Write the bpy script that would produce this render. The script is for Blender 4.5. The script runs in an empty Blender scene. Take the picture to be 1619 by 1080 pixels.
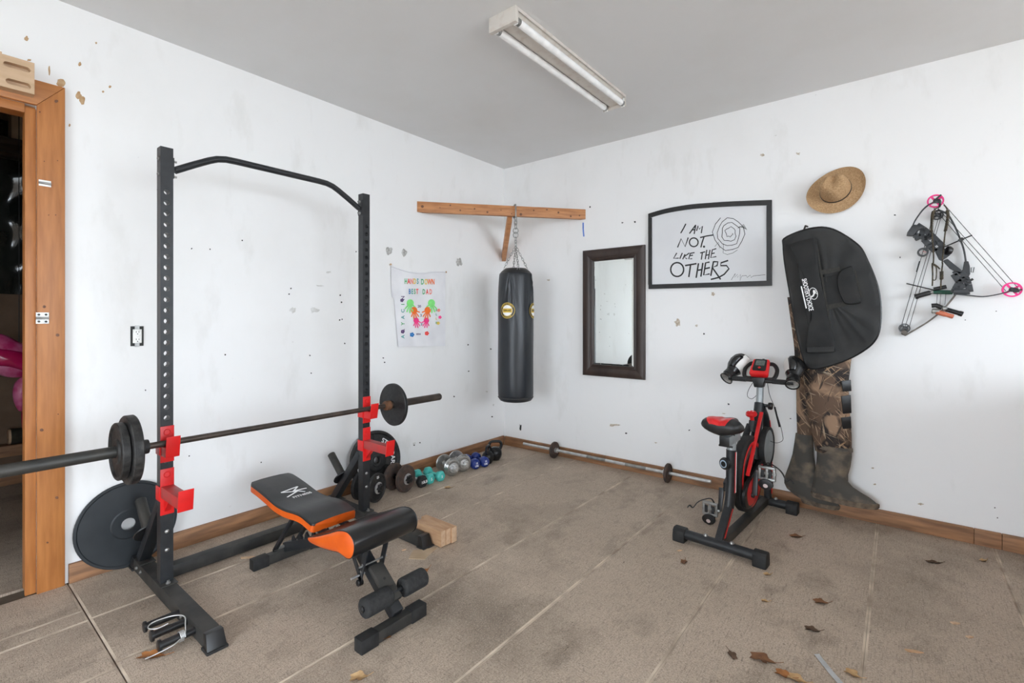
import bpy, bmesh, math, random
from math import sin, cos, pi, radians, sqrt
from mathutils import Vector as V, Matrix
random.seed(7)
scene = bpy.context.scene
COL = scene.collection

# ------------------------------------------------------------------ camera, sky, exposure
FPX, CXP, CYP = 763.2, 809.5, 503.5            # focal length and principal point for a 1619 x 1080 frame
CAM = V((3.135, -3.79, 1.279))
RT, FW = V((.7809, .6247, 0)), V((-.6247, .7809, 0))
cam = bpy.data.cameras.new('camera'); cam.lens = FPX/1619*36; cam.sensor_width = 36
cam.shift_y = -(540-CYP)/1619; cam.clip_start = .02
cam_o = bpy.data.objects.new('camera', cam); COL.objects.link(cam_o)
cam_o.location = CAM; cam_o.rotation_euler = (pi/2, 0, math.atan2(.6247, .7809))
scene.camera = cam_o

world = bpy.data.worlds.new('overcast_sky'); scene.world = world; world.use_nodes = True
bg = world.node_tree.nodes['Background']
bg.inputs['Color'].default_value = (.82, .908, 1, 1); bg.inputs['Strength'].default_value = 6.0
vs = scene.view_settings
vs.view_transform = 'Standard'; vs.look = 'None'; vs.gamma = 1; vs.use_curve_mapping = False; vs.exposure = .98
try:
    scene.cycles.max_bounces = 10; scene.cycles.diffuse_bounces = 7; scene.cycles.glossy_bounces = 4
except Exception: pass

ROOM_X, ROOM_Y, ROOM_H = 7.5, -7.0, 2.8
DOORS = {'side': (-5.6, -1.2, 0, 2.45), 'back': (1.5, 3.5, 0, 2.45)}   # two open garage doors, behind and to the right of the camera
def portal(name, loc, rot, sx, sy):
    l = bpy.data.lights.new(name, 'AREA'); l.shape = 'RECTANGLE'; l.size = sx; l.size_y = sy
    l.cycles.is_portal = True
    o = bpy.data.objects.new(name, l); COL.objects.link(o); o.location = loc; o.rotation_euler = rot
_a, _b, _s, _h = DOORS['side']; portal('daylight_portal_side', (ROOM_X+.06, (_a+_b)/2, (_s+_h)/2), (0, pi/2, 0), _h-_s, _b-_a)
_a, _b, _s, _h = DOORS['back']; portal('daylight_portal_back', ((_a+_b)/2, ROOM_Y-.06, (_s+_h)/2), (-pi/2, 0, 0), _b-_a, _h-_s)

# ------------------------------------------------------------------ surveying helpers: a sight line cut with a plane of the room
def ray(px, py): return RT*((px-CXP)/FPX) + FW + V((0, 0, (CYP-py)/FPX))
def on(px, py, ax, val):
    r = ray(px, py); return CAM + r*((val-CAM[ax])/r[ax])
def LW(px, py, off=0): return on(px, py, 0, off)        # plane parallel to the left wall
def RW(px, py, off=0): return on(px, py, 1, -off)       # plane parallel to the right wall
def FL(px, py, z=0): return on(px, py, 2, z)            # horizontal plane

# ------------------------------------------------------------------ materials
MATS = {}
def nd(nt, t, **kw):
    n = nt.nodes.new(t)
    for k, v in kw.items():
        if k in n.inputs: n.inputs[k].default_value = v
        else: setattr(n, k, v)
    return n
def mat(name, c1, c2=None, scale=18, rough=.5, metal=0, bump=0, bscale=None, stretch=None, detail=5, lo=.35, hi=.65, coat=0, world_co=False, spec=.5, sheen=0):
    if name in MATS: return MATS[name]
    if max(c1) < .07:                                              # near-black finishes
        c1 = tuple(x*.58 for x in c1); c2 = tuple(x*.62 for x in c2) if c2 else None
    m = bpy.data.materials.new(name); m.use_nodes = True; nt = m.node_tree; L = nt.links
    b = nt.nodes['Principled BSDF']
    b.inputs['Base Color'].default_value = (*c1, 1); b.inputs['Roughness'].default_value = rough
    b.inputs['Metallic'].default_value = metal; b.inputs['Coat Weight'].default_value = coat
    b.inputs['Specular IOR Level'].default_value = spec; b.inputs['Sheen Weight'].default_value = sheen
    if world_co: src = nt.nodes.new('ShaderNodeNewGeometry').outputs['Position']
    else: src = nt.nodes.new('ShaderNodeTexCoord').outputs['Object']
    mp = nt.nodes.new('ShaderNodeMapping'); L.new(src, mp.inputs['Vector'])
    if stretch: mp.inputs['Scale'].default_value = stretch
    if c2 is None: c2 = tuple(min(1, x*1.25+.004) for x in c1)
    n = nd(nt, 'ShaderNodeTexNoise', Scale=scale, Detail=detail); L.new(mp.outputs[0], n.inputs['Vector'])
    r = nt.nodes.new('ShaderNodeMapRange'); r.inputs['From Min'].default_value = lo; r.inputs['From Max'].default_value = hi
    L.new(n.outputs['Fac'], r.inputs['Value'])
    x = nt.nodes.new('ShaderNodeMix'); x.data_type = 'RGBA'; x.inputs[6].default_value = (*c1, 1); x.inputs[7].default_value = (*c2, 1)
    L.new(r.outputs[0], x.inputs[0]); L.new(x.outputs[2], b.inputs['Base Color'])
    if bump:
        n2 = nd(nt, 'ShaderNodeTexNoise', Scale=bscale or scale*3, Detail=4); L.new(mp.outputs[0], n2.inputs['Vector'])
        bp = nd(nt, 'ShaderNodeBump', Strength=bump, Distance=.004); L.new(n2.outputs['Fac'], bp.inputs['Height'])
        L.new(bp.outputs[0], b.inputs['Normal'])
    MATS[name] = m
    return m

def layered(name, base, layers, rough=.6, bump=None):
    """base colour plus noise layers (colour, scale3, threshold lo, hi, amount) in world coordinates"""
    m = bpy.data.materials.new(name); m.use_nodes = True; nt = m.node_tree; L = nt.links
    b = nt.nodes['Principled BSDF']; b.inputs['Roughness'].default_value = rough
    g = nt.nodes.new('ShaderNodeNewGeometry')
    cur = None
    for i, (c, sc, lo, hi, amt, seed) in enumerate(layers):
        mp = nt.nodes.new('ShaderNodeMapping'); mp.inputs['Scale'].default_value = sc
        mp.inputs['Location'].default_value = (seed*3.7, seed*1.3, seed*2.1)
        L.new(g.outputs['Position'], mp.inputs['Vector'])
        n = nd(nt, 'ShaderNodeTexNoise', Scale=1.0, Detail=6, Roughness=.6); L.new(mp.outputs[0], n.inputs['Vector'])
        r = nt.nodes.new('ShaderNodeMapRange'); r.inputs['From Min'].default_value = lo; r.inputs['From Max'].default_value = hi
        r.inputs['To Max'].default_value = amt; L.new(n.outputs['Fac'], r.inputs['Value'])
        x = nt.nodes.new('ShaderNodeMix'); x.data_type = 'RGBA'; x.inputs[6].default_value = (*base, 1); x.inputs[7].default_value = (*c, 1)
        if cur is not None: L.new(cur, x.inputs[6])
        L.new(r.outputs[0], x.inputs[0]); cur = x.outputs[2]
    L.new(cur, b.inputs['Base Color'])
    if bump:
        mp = nt.nodes.new('ShaderNodeMapping'); mp.inputs['Scale'].default_value = bump[0]; L.new(g.outputs['Position'], mp.inputs['Vector'])
        n2 = nd(nt, 'ShaderNodeTexNoise', Scale=1.0, Detail=5); L.new(mp.outputs[0], n2.inputs['Vector'])
        bp = nd(nt, 'ShaderNodeBump', Strength=bump[1], Distance=.006); L.new(n2.outputs['Fac'], bp.inputs['Height'])
        L.new(bp.outputs[0], b.inputs['Normal'])
    MATS[name] = m
    return m

WALLP = layered('scuffed_white_paint', (.87, .87, .87), [
    ((.80, .795, .78), (1.1, 1.1, .9), .50, .75, .7, 1),
    ((.70, .69, .665), (5, 5, 2.0), .58, .78, .5, 2),
    ((.42, .40, .37), (18, 18, 34), .725, .77, .55, 3),
    ((.12, .11, .10), (50, 50, 50), .755, .775, .8, 4)], rough=.62, bump=((9, 9, 9), .06))
CEILP = layered('grey_white_ceiling_paint', (.74, .745, .75), [
    ((.68, .675, .66), (.9, .9, .9), .45, .75, .8, 5), ((.42, .40, .37), (20, 20, 20), .765, .80, .5, 6)], rough=.75)
FLOORP = layered('worn_brown_floor_sheet', (.50, .405, .318), [
    ((.56, .455, .36), (2.0, 2.0, 1), .45, .68, .85, 7),
    ((.21, .163, .124), (1.15, 1.15, 1), .48, .72, .9, 21),
    ((.19, .147, .112), (5, 3.2, 1), .54, .72, .65, 17),
    ((.68, .57, .46), (240, 110, 1), .50, .66, .55, 9),
    ((.15, .115, .088), (120, 330, 1), .50, .64, .75, 10),
    ((.15, .115, .088), (300, 22, 1), .54, .68, .5, 13),
    ((.15, .115, .088), (18, 260, 1), .56, .70, .5, 14),
    ((.08, .06, .045), (60, 20, 1), .66, .73, .75, 11),
    ((.72, .64, .53), (34, 60, 1), .70, .75, .55, 12)], rough=.8, bump=((150, 130, 1), .3))
SEAMP = mat('pale_worn_seam_edge', (.68, .57, .45), (.33, .26, .20), scale=6, rough=.85, world_co=True)
DARKGAP = mat('dark_floor_gap', (.10, .08, .06), rough=.9)
BASEW = mat('stained_pine_baseboard', (.40, .20, .095), (.20, .10, .05), scale=7, rough=.6, stretch=(.6, .6, 5), world_co=True, bump=.2)
PINE = mat('orange_pine', (.47, .185, .050), (.36, .130, .032), scale=9, rough=.45, stretch=(5, 5, .5), world_co=True, bump=.1)
PINEH = mat('orange_pine_across', (.48, .19, .052), (.37, .135, .034), scale=9, rough=.45, stretch=(1, .8, 6), world_co=True)
BEAMW = mat('pine_beam', (.55, .25, .10), (.38, .155, .058), scale=8, rough=.55, stretch=(.8, .8, 7), world_co=True)
KNOT = mat('wood_knot', (.13, .05, .02), rough=.5)
RAWW = mat('pale_cut_lumber', (.60, .38, .22), (.50, .29, .16), scale=12, rough=.6, stretch=(1, 5, 5), world_co=True)
ENDG = mat('pale_end_grain', (.66, .46, .30), (.58, .38, .24), scale=60, rough=.7)
BOARDW = mat('pale_maple_hangboard', (.60, .42, .27), (.52, .35, .21), scale=8, rough=.5, stretch=(3, .6, 6), world_co=True)
STEEL = mat('black_powder_coat', (.020, .023, .027), (.032, .035, .04), scale=30, rough=.42)
STEELD = mat('dusty_black_steel', (.026, .026, .025), (.075, .070, .062), scale=9, rough=.6, bump=.1)
BLACK = mat('black_plastic', (.012, .012, .013), rough=.38)
RUBBER = mat('black_rubber', (.016, .016, .017), (.03, .03, .03), scale=40, rough=.7)
FOAM = mat('grey_black_foam', (.030, .030, .031), (.05, .05, .05), scale=60, rough=.9, bump=.25)
IRON = mat('worn_black_iron', (.022, .022, .023), (.045, .044, .043), scale=35, rough=.5, metal=.2, bump=.35)
IRONP = mat('pitted_iron', (.035, .034, .033), (.11, .105, .10), scale=28, rough=.55, metal=.3, bump=.5, lo=.45, hi=.75)
BARST = mat('brown_patina_steel', (.10, .078, .064), (.055, .045, .04), scale=14, rough=.45, metal=.6)
SLEEVE = mat('dark_grey_sleeve', (.065, .066, .063), (.10, .095, .085), scale=10, rough=.5, metal=.5)
RUST = mat('rusty_brown_steel', (.10, .065, .05), (.055, .042, .038), scale=26, rough=.7, metal=.2, bump=.3)
RUSTO = mat('orange_rust', (.19, .085, .04), (.09, .05, .03), scale=30, rough=.8, metal=.2)
CHROME = mat('chrome', (.72, .72, .72), (.55, .55, .55), scale=20, rough=.3, metal=.75)
ZINC = mat('dull_zinc', (.42, .42, .41), (.27, .27, .26), scale=25, rough=.38, metal=.85)
GREYST = mat('grey_painted_steel', (.30, .33, .34), (.37, .40, .41), scale=20, rough=.4, metal=.3)
RED = mat('red_paint', (.72, .012, .012), (.62, .010, .010), scale=14, rough=.4)
REDD = mat('red_plastic', (.60, .01, .012), rough=.35, coat=.3)
WHITEP = mat('white_print', (.80, .80, .80), rough=.6)
ORANGE = mat('orange_vinyl', (.80, .13, .008), (.70, .10, .006), scale=10, rough=.42, bump=.15, bscale=30)
VINYL = mat('black_vinyl', (.021, .021, .022), (.032, .032, .033), scale=12, rough=.42, bump=.25, bscale=16)
VINYLG = mat('glossy_black_vinyl', (.014, .014, .015), (.02, .02, .02), scale=12, rough=.28, bump=.1, bscale=30)
CANVAS = mat('dusty_black_canvas', (.018, .019, .020), (.042, .042, .041), scale=6, rough=.8, bump=.5, bscale=9, sheen=.2)
CANVAS2 = mat('black_canvas_pocket', (.013, .0135, .014), (.03, .03, .03), scale=7, rough=.8, bump=.5, bscale=11)
WEB = mat('grey_webbing', (.045, .043, .038), (.065, .06, .052), scale=80, rough=.85)
BAGL = mat('blue_black_leather', (.016, .020, .026), (.028, .033, .042), scale=7, rough=.36, bump=.3, bscale=10, stretch=(1, 1, .5))
TEAL = mat('teal_vinyl', (.09, .56, .50), (.06, .44, .40), scale=30, rough=.5)
BLUE = mat('blue_vinyl', (.010, .035, .24), (.008, .025, .17), scale=30, rough=.35)
WHITEC = mat('white_cotton', (.84, .84, .86), (.76, .76, .79), scale=5, rough=.85, bump=.15, bscale=14)
PAPER = mat('white_poster_paper', (.74, .75, .77), (.70, .71, .73), scale=3, rough=.45)
INK = mat('black_ink', (.012, .012, .013), rough=.6)
STRAW = mat('woven_straw', (.52, .34, .18), (.36, .21, .10), scale=150, rough=.8, bump=.7, bscale=190, detail=2)
FRAMEB = mat('black_picture_frame', (.022, .022, .023), (.03, .03, .03), scale=30, rough=.45)
FRAMEM = mat('espresso_wood', (.045, .026, .020), (.075, .046, .036), scale=12, rough=.42, stretch=(1, 1, .3))
MIRROR = mat('mirror_silver', (.80, .83, .81), (.80, .83, .81), rough=.015, metal=1)
FIXT = mat('cream_enamel', (.66, .62, .57), (.55, .47, .41), scale=25, rough=.45, lo=.5, hi=.8)
FIXG = mat('grey_fixture_shadow_enamel', (.42, .42, .40), rough=.5)
TUBEW = mat('white_tube_glass', (.88, .88, .88), rough=.25)
PLASTW = mat('white_outlet_plastic', (.80, .80, .78), rough=.35)
SLOT = mat('dark_slot', (.02, .02, .02), rough=.6)
PINK = mat('hot_pink_anodised', (.72, .02, .20), rough=.35, metal=.2)
RISER = mat('grey_matte_riser', (.034, .038, .044), (.058, .063, .070), scale=16, rough=.5)
LIMBB = mat('brown_camo_limb', (.09, .075, .06), (.18, .15, .125), scale=18, rough=.5)
CORD = mat('olive_braided_cord', (.10, .08, .05), (.03, .025, .018), scale=90, rough=.9)
GREENP = mat('dark_green_tape', (.01, .07, .04), rough=.5)
COPPER = mat('orange_translucent_plastic', (.45, .12, .06), rough=.4)
MUD = mat('muddy_rubber', (.072, .066, .058), (.24, .185, .13), scale=9, rough=.8, bump=.5, lo=.46, hi=.70)
MUDS = mat('caked_mud_sole', (.22, .165, .115), (.09, .07, .055), scale=28, rough=.9, bump=.8)
LEATHB = mat('glove_black_leather', (.012, .012, .013), (.02, .02, .02), scale=20, rough=.27, bump=.15, bscale=26)
LEATHW = mat('glove_white_leather', (.72, .71, .68), (.62, .60, .56), scale=14, rough=.4)
LEAF = [mat('dry_leaf_orange', (.42, .17, .05), (.26, .10, .03), scale=40, rough=.8),
        mat('dry_leaf_brown', (.24, .11, .045), (.14, .06, .03), scale=40, rough=.8),
        mat('dry_leaf_tan', (.55, .36, .18), (.42, .25, .11), scale=40, rough=.8),
        mat('dry_leaf_dark', (.08, .045, .025), (.13, .075, .045), scale=40, rough=.9)]
GLUE = mat('dried_brown_glue', (.42, .24, .10), (.55, .38, .22), scale=40, rough=.5)
PLASTER = mat('crumbling_plaster', (.34, .33, .31), (.60, .59, .57), scale=60, rough=.9, bump=.8)
DSTORE = mat('brown_fibre_board', (.20, .13, .085), (.15, .095, .06), scale=5, rough=.9, world_co=True)
DWOOD = mat('dark_stud_wood', (.05, .032, .022), (.09, .055, .035), scale=8, rough=.8, stretch=(1, 1, 4), world_co=True)
PLASTIC = mat('dark_plastic_sheet', (.022, .028, .024), (.05, .055, .048), scale=5, rough=.16, bump=1.0, bscale=6, stretch=(1, 1.6, 1), coat=.4)
PINKF = mat('pink_printed_film', (.42, .02, .12), (.62, .20, .36), scale=12, rough=.3, bump=.5, bscale=14)
CARD = mat('pale_cardboard', (.50, .38, .26), (.42, .31, .2), scale=10, rough=.85)
GROUND = mat('pale_gravel_drive', (.42, .40, .37), (.34, .33, .31), scale=3, rough=.9, world_co=True)

def camo():
    m = bpy.data.materials.new('reed_camouflage'); m.use_nodes = True; nt = m.node_tree; L = nt.links
    b = nt.nodes['Principled BSDF']; b.inputs['Roughness'].default_value = .75
    tc = nt.nodes.new('ShaderNodeNewGeometry')
    cur = None
    base = (.12, .072, .045)
    for i, (c, rot, sc, lo, hi, amt) in enumerate([
        ((.018, .012, .010), 0, (9, 9, 7), .50, .58, 1), ((.34, .215, .135), .5, (7, 7, 5), .54, .62, .9),
        ((.40, .27, .17), .7, (70, 1, 5.5), .60, .64, .9), ((.33, .21, .12), -.85, (60, 1, 4.5), .61, .65, .9),
        ((.45, .33, .22), .15, (90, 1, 7), .64, .67, .85), ((.03, .02, .015), -.3, (55, 1, 6), .63, .67, .9),
        ((.5, .40, .29), 1.25, (95, 1, 6), .66, .69, .8)]):
        mp = nt.nodes.new('ShaderNodeMapping'); mp.inputs['Rotation'].default_value = (0, rot, 0)
        mp.vector_type = 'TEXTURE' if False else 'POINT'
        vr = nt.nodes.new('ShaderNodeVectorRotate'); vr.rotation_type = 'Y_AXIS'; vr.inputs['Angle'].default_value = rot
        L.new(tc.outputs['Position'], vr.inputs['Vector'])
        ms = nt.nodes.new('ShaderNodeMapping'); ms.inputs['Scale'].default_value = sc; ms.inputs['Location'].default_value = (i*2.3, i, i*4.1)
        L.new(vr.outputs[0], ms.inputs['Vector'])
        n = nd(nt, 'ShaderNodeTexNoise', Scale=1, Detail=3, Distortion=.5); L.new(ms.outputs[0], n.inputs['Vector'])
        nt.nodes.remove(mp)
        r = nt.nodes.new('ShaderNodeMapRange'); r.inputs['From Min'].default_value = lo; r.inputs['From Max'].default_value = hi
        r.inputs['To Max'].default_value = amt; L.new(n.outputs['Fac'], r.inputs['Value'])
        x = nt.nodes.new('ShaderNodeMix'); x.data_type = 'RGBA'; x.inputs[6].default_value = (*base, 1); x.inputs[7].default_value = (*c, 1)
        if cur is not None: L.new(cur, x.inputs[6])
        L.new(r.outputs[0], x.inputs[0]); cur = x.outputs[2]
    L.new(cur, b.inputs['Base Color'])
    return m
CAMO = camo()

# ------------------------------------------------------------------ mesh building
def frame(d, up=V((0, 0, 1))):
    d = V(d).normalized()
    if abs(d.dot(up)) > .98: up = V((1, 0, 0)) if abs(d.x) < .9 else V((0, 1, 0))
    s = d.cross(up).normalized(); return d, s, s.cross(d).normalized()
class MB:
    def __init__(s): s.v, s.f, s.m = [], [], []
    def add(s, vs, fs, m=0):
        o = len(s.v); s.v += [V(p) for p in vs]
        for f in fs: s.f.append([i+o for i in f]); s.m.append(m)
        return s
    def box(s, lo, hi, m=0):
        (a, b, c), (d, e, f) = lo, hi
        return s.add([(a,b,c),(d,b,c),(d,e,c),(a,e,c),(a,b,f),(d,b,f),(d,e,f),(a,e,f)],
                     [(0,3,2,1),(4,5,6,7),(0,1,5,4),(1,2,6,5),(2,3,7,6),(3,0,4,7)], m)
    def bar(s, p0, p1, w, h, up=V((0,0,1)), w1=None, h1=None, m=0):
        p0, p1 = V(p0), V(p1); d, a, u = frame(p1-p0, V(up)); w1 = w if w1 is None else w1; h1 = h if h1 is None else h1
        q = []
        for p, ww, hh in ((p0, w, h), (p1, w1, h1)):
            q += [p-a*ww/2-u*hh/2, p+a*ww/2-u*hh/2, p+a*ww/2+u*hh/2, p-a*ww/2+u*hh/2]
        return s.add(q, [(0,3,2,1),(4,5,6,7),(0,1,5,4),(1,2,6,5),(2,3,7,6),(3,0,4,7)], m)
    def loft(s, rings, caps=True, closed=False, m=0):
        n = len(rings[0]); vs = [p for r in rings for p in r]; fs = []
        k = len(rings)
        for i in range(k if closed else k-1):
            j = (i+1) % k
            for t in range(n): u = (t+1) % n; fs.append((i*n+t, i*n+u, j*n+u, j*n+t))
        if caps and not closed:
            fs.append(tuple(range(n-1, -1, -1))); fs.append(tuple((k-1)*n+t for t in range(n)))
        return s.add(vs, fs, m)
    def tube(s, path, r, n=8, closed=False, m=0, radii=None, flat=1.0):
        P = [V(p) for p in path]; k = len(P); rings = []; pu = None
        for i in range(k):
            if closed: d = P[(i+1) % k]-P[i-1]
            else: d = P[min(i+1, k-1)]-P[max(i-1, 0)]
            if d.length < 1e-9: d = V((0, 0, 1))
            d.normalize()
            if pu is None: _, a, u = frame(d)
            else:
                u = (pu - d*pu.dot(d))
                if u.length < 1e-6: _, a, u = frame(d)
                u.normalize(); a = d.cross(u)
            pu = u; rr = radii[i] if radii else r
            rings.append([P[i] + a*(rr*cos(2*pi*t/n)) + u*(rr*flat*sin(2*pi*t/n)) for t in range(n)])
        return s.loft(rings, True, closed, m)
    def cyl(s, p0, p1, r, r1=None, n=20, m=0):
        p0, p1 = V(p0), V(p1); d, a, u = frame(p1-p0); r1 = r if r1 is None else r1
        return s.loft([[p + a*(q*cos(2*pi*t/n)) + u*(q*sin(2*pi*t/n)) for t in range(n)] for p, q in ((p0, r), (p1, r1))], m=m)
    def lathe(s, o, axis, prof, n=28, m=0, caps=True):
        o = V(o); d, a, u = frame(axis)
        return s.loft([[o + d*h + a*(max(r, 1e-4)*cos(2*pi*t/n)) + u*(max(r, 1e-4)*sin(2*pi*t/n)) for t in range(n)] for r, h in prof], caps, m=m)
    def ringed(s, o, axis, prof, n=28, m=0):                      # closed profile: a ring with a hole
        o = V(o); d, a, u = frame(axis)
        return s.loft([[o + d*h + a*(r*cos(2*pi*t/n)) + u*(r*sin(2*pi*t/n)) for t in range(n)] for r, h in prof], closed=True, m=m)
    def prism(s, poly, vec, m=0):
        n = len(poly); vec = V(vec)
        return s.add([V(p) for p in poly] + [V(p)+vec for p in poly],
                     [tuple(range(n-1, -1, -1)), tuple(range(n, 2*n))] + [(i, (i+1) % n, n+(i+1) % n, n+i) for i in range(n)], m)
    def dome(s, rings, m=0):                                      # nested rings, last closed with a point fan
        n = len(rings[0]); s.loft(rings, False, m=m); c = sum(rings[-1], V())/n; o = len(s.v)-n
        s.v.append(c); ci = len(s.v)-1
        for t in range(n): s.f.append([o+t, o+(t+1) % n, ci]); s.m.append(m)
        return s
    def grid(s, fn, nu, nv, m=0, back=0):
        o = len(s.v)
        for i in range(nu+1):
            for j in range(nv+1): s.v.append(V(fn(i/nu, j/nv)))
        for i in range(nu):
            for j in range(nv):
                a = o+i*(nv+1)+j; s.f.append([a, a+nv+1, a+nv+2, a+1]); s.m.append(m)
        return s
    def ribbon(s, pts, w, fn, h=.0006, m=0, closed=False):       # flat pen stroke: 2-D points mapped on a surface by fn(x, y, height)
        P = [V((p[0], p[1])) for p in pts]; k = len(P); L, R = [], []
        for i in range(k):
            d = (P[(i+1) % k]-P[i-1]) if closed else (P[min(i+1, k-1)]-P[max(i-1, 0)])
            if d.length < 1e-9: d = V((1, 0))
            d.normalize(); nrm = V((-d.y, d.x))*w/2
            L.append(P[i]+nrm); R.append(P[i]-nrm)
        vs = [fn(p.x, p.y, h) for q in zip(L, R) for p in q]
        rng = range(k if closed else k-1)
        return s.add(vs, [(2*i, 2*i+1, (2*i+3) % (2*k), (2*i+2) % (2*k)) for i in rng], m)
    def disc2(s, c, rx, ry, fn, h=.0006, n=18, m=0, rot=0):
        vs = []
        for t in range(n):
            x, y = rx*cos(2*pi*t/n), ry*sin(2*pi*t/n)
            vs.append(fn(c[0]+x*cos(rot)-y*sin(rot), c[1]+x*sin(rot)+y*cos(rot), h))
        return s.add(vs, [tuple(range(n))], m)
    def text(s, txt, size, fn, h=.0006, m=0, align='CENTER', bold=0, sx=1.0):
        cu = bpy.data.curves.new('t', 'FONT'); cu.body = txt; cu.size = size; cu.align_x = align; cu.align_y = 'CENTER'; cu.offset = bold
        cu.resolution_u = 3
        o = bpy.data.objects.new('t', cu); COL.objects.link(o); bpy.context.view_layer.update()
        me = bpy.data.meshes.new_from_object(o.evaluated_get(bpy.context.evaluated_depsgraph_get()))
        s.add([fn(v.co.x*sx, v.co.y, h) for v in me.vertices], [tuple(p.vertices) for p in me.polygons], m)
        bpy.data.objects.remove(o); bpy.data.curves.remove(cu); bpy.data.meshes.remove(me)
        return s
    def build(s, name, mats, parent=None, smooth=38, bevel=0, label=None, cat=None, group=None, kind=None, origin=None):
        if not isinstance(mats, (list, tuple)): mats = [mats]
        me = bpy.data.meshes.new(name)
        off = V()
        if parent is None and kind is None or origin is not None:
            if origin is None:
                xs = [p.x for p in s.v]; ys = [p.y for p in s.v]
                off = V(((min(xs)+max(xs))/2, (min(ys)+max(ys))/2, min(p.z for p in s.v)))
            else: off = V(origin)
        inv = None
        if parent is not None:
            top = parent
            while top.parent: top = top.parent
            inv = top['_inv'] if False else ROOTINV.get(top.name)
        vs = [((inv @ p) if inv is not None else p-off) for p in s.v]
        me.from_pydata([tuple(p) for p in vs], [], s.f)
        for mm in mats: me.materials.append(mm)
        me.polygons.foreach_set('material_index', s.m)
        bm = bmesh.new(); bm.from_mesh(me); bmesh.ops.recalc_face_normals(bm, faces=bm.faces)
        if bevel:
            es = [e for e in bm.edges if len(e.link_faces) == 2 and e.calc_face_angle(0) > radians(35)]
            bmesh.ops.bevel(bm, geom=es, offset=bevel, segments=2, profile=.6, affect='EDGES', clamp_overlap=True)
        bm.to_mesh(me); bm.free()
        if smooth:
            me.polygons.foreach_set('use_smooth', [True]*len(me.polygons)); me.set_sharp_from_angle(angle=radians(smooth))
        me.update()
        o = bpy.data.objects.new(name, me); COL.objects.link(o)
        if parent is not None: o.parent = parent
        else:
            o.location = off; ROOTINV[o.name] = Matrix.Translation(-off)
        if label: o['label'] = label
        if cat: o['category'] = cat
        if group: o['group'] = group
        if kind: o['kind'] = kind
        return o
ROOTINV = {}
def thing(name, label, cat, loc=(0,0,0), rotz=0, group=None, kind=None):
    o = bpy.data.objects.new(name, None); COL.objects.link(o); o.empty_display_size = .05
    o.location = loc; o.rotation_euler = (0, 0, rotz)
    if label: o['label'] = label
    if cat: o['category'] = cat
    if group: o['group'] = group
    if kind: o['kind'] = kind
    ROOTINV[o.name] = (Matrix.Translation(V(loc)) @ Matrix.Rotation(rotz, 4, 'Z')).inverted()
    return o
def copy_tree(o, parent=None, delta=None, label=None, group=None):
    c = o.copy(); COL.objects.link(c); c.parent = parent
    if delta is not None: c.location = V(o.location)+V(delta)
    if label: c['label'] = label
    if group: c['group'] = group
    for ch in list(o.children): copy_tree(ch, c)
    return c
def cr(pts, k=6, closed=False):                                   # Catmull-Rom through points
    P = [V(p) for p in pts]; n = len(P); out = []
    for i in range(n if closed else n-1):
        a = P[(i-1) % n] if closed or i else P[0]; b = P[i]; c = P[(i+1) % n]; d = P[(i+2) % n] if closed or i+2 < n else P[-1]
        for j in range(k):
            t = j/k
            out.append(.5*((2*b)+(c-a)*t+(2*a-5*b+4*c-d)*t*t+(3*b-a-3*c+d)*t**3))
    if not closed: out.append(P[-1])
    return out
# ================================================================== the room
fl = MB().box((-.12, ROOM_Y-.12, -.12), (ROOM_X+.12, .12, -.018)).build('floor', DARKGAP, kind='structure')
xs1 = [.004, .45, .862, 1.445, 1.925, 2.45, 3.035, 3.55, 4.10, 4.65, 5.2, 5.8, 6.4, 7.496]
xs2 = [.004, .352, .458, .90, 1.45, 1.93, 2.46, 3.03, 3.55, 4.10, 4.65, 5.2, 5.8, 6.4, 7.496]
for xs, y0, y1 in ((xs1, -3.308, -.004), (xs2, ROOM_Y+.004, -3.3125)):
    for a, b in zip(xs[:-1], xs[1:]):
        g, w = .0005, .008
        a2, b2 = a+g, b-g
        def rg(i, z): return [V((a2+i, y0+i, z)), V((b2-i, y0+i, z)), V((b2-i, y1-i, z)), V((a2+i, y1-i, z))]
        m = MB(); m.loft([rg(0, -.018), rg(0, -.0022)], False); m.add(rg(0, -.018), [(3, 2, 1, 0)])
        m.loft([rg(0, -.0022), rg(w, 0)], False, m=1); m.add(rg(w, 0), [(0, 1, 2, 3)])
        m.build('floor_panel', [FLOORP, SEAMP], fl, smooth=0)
# left wall with the doorway
DY0, DY1, DZ = -4.33, -3.452, 2.235
WY0, WY1, WZ = DY0-.034, -3.418, 2.269     # rough opening in the wall
wl = MB().box((-.12, WY1, 0), (0, 0, ROOM_H)).box((-.12, ROOM_Y, 0), (0, WY0, ROOM_H)).box((-.12, WY0, WZ), (0, WY1, ROOM_H)).build('wall_left', WALLP, kind='structure', smooth=0)
wr = MB().box((-.12, 0, 0), (ROOM_X+.12, .12, ROOM_H)).build('wall_right', WALLP, kind='structure', smooth=0)
a, b, sl, h = DOORS['side']
MB().box((ROOM_X, b, 0), (ROOM_X+.12, 0, ROOM_H)).box((ROOM_X, ROOM_Y, 0), (ROOM_X+.12, a, ROOM_H)).box((ROOM_X, a, h), (ROOM_X+.12, b, ROOM_H)).box((ROOM_X, a, -.02), (ROOM_X+.12, b, max(sl, -.01))).build('wall_side', WALLP, kind='structure', smooth=0)
a, b, sl, h = DOORS['back']
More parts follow.
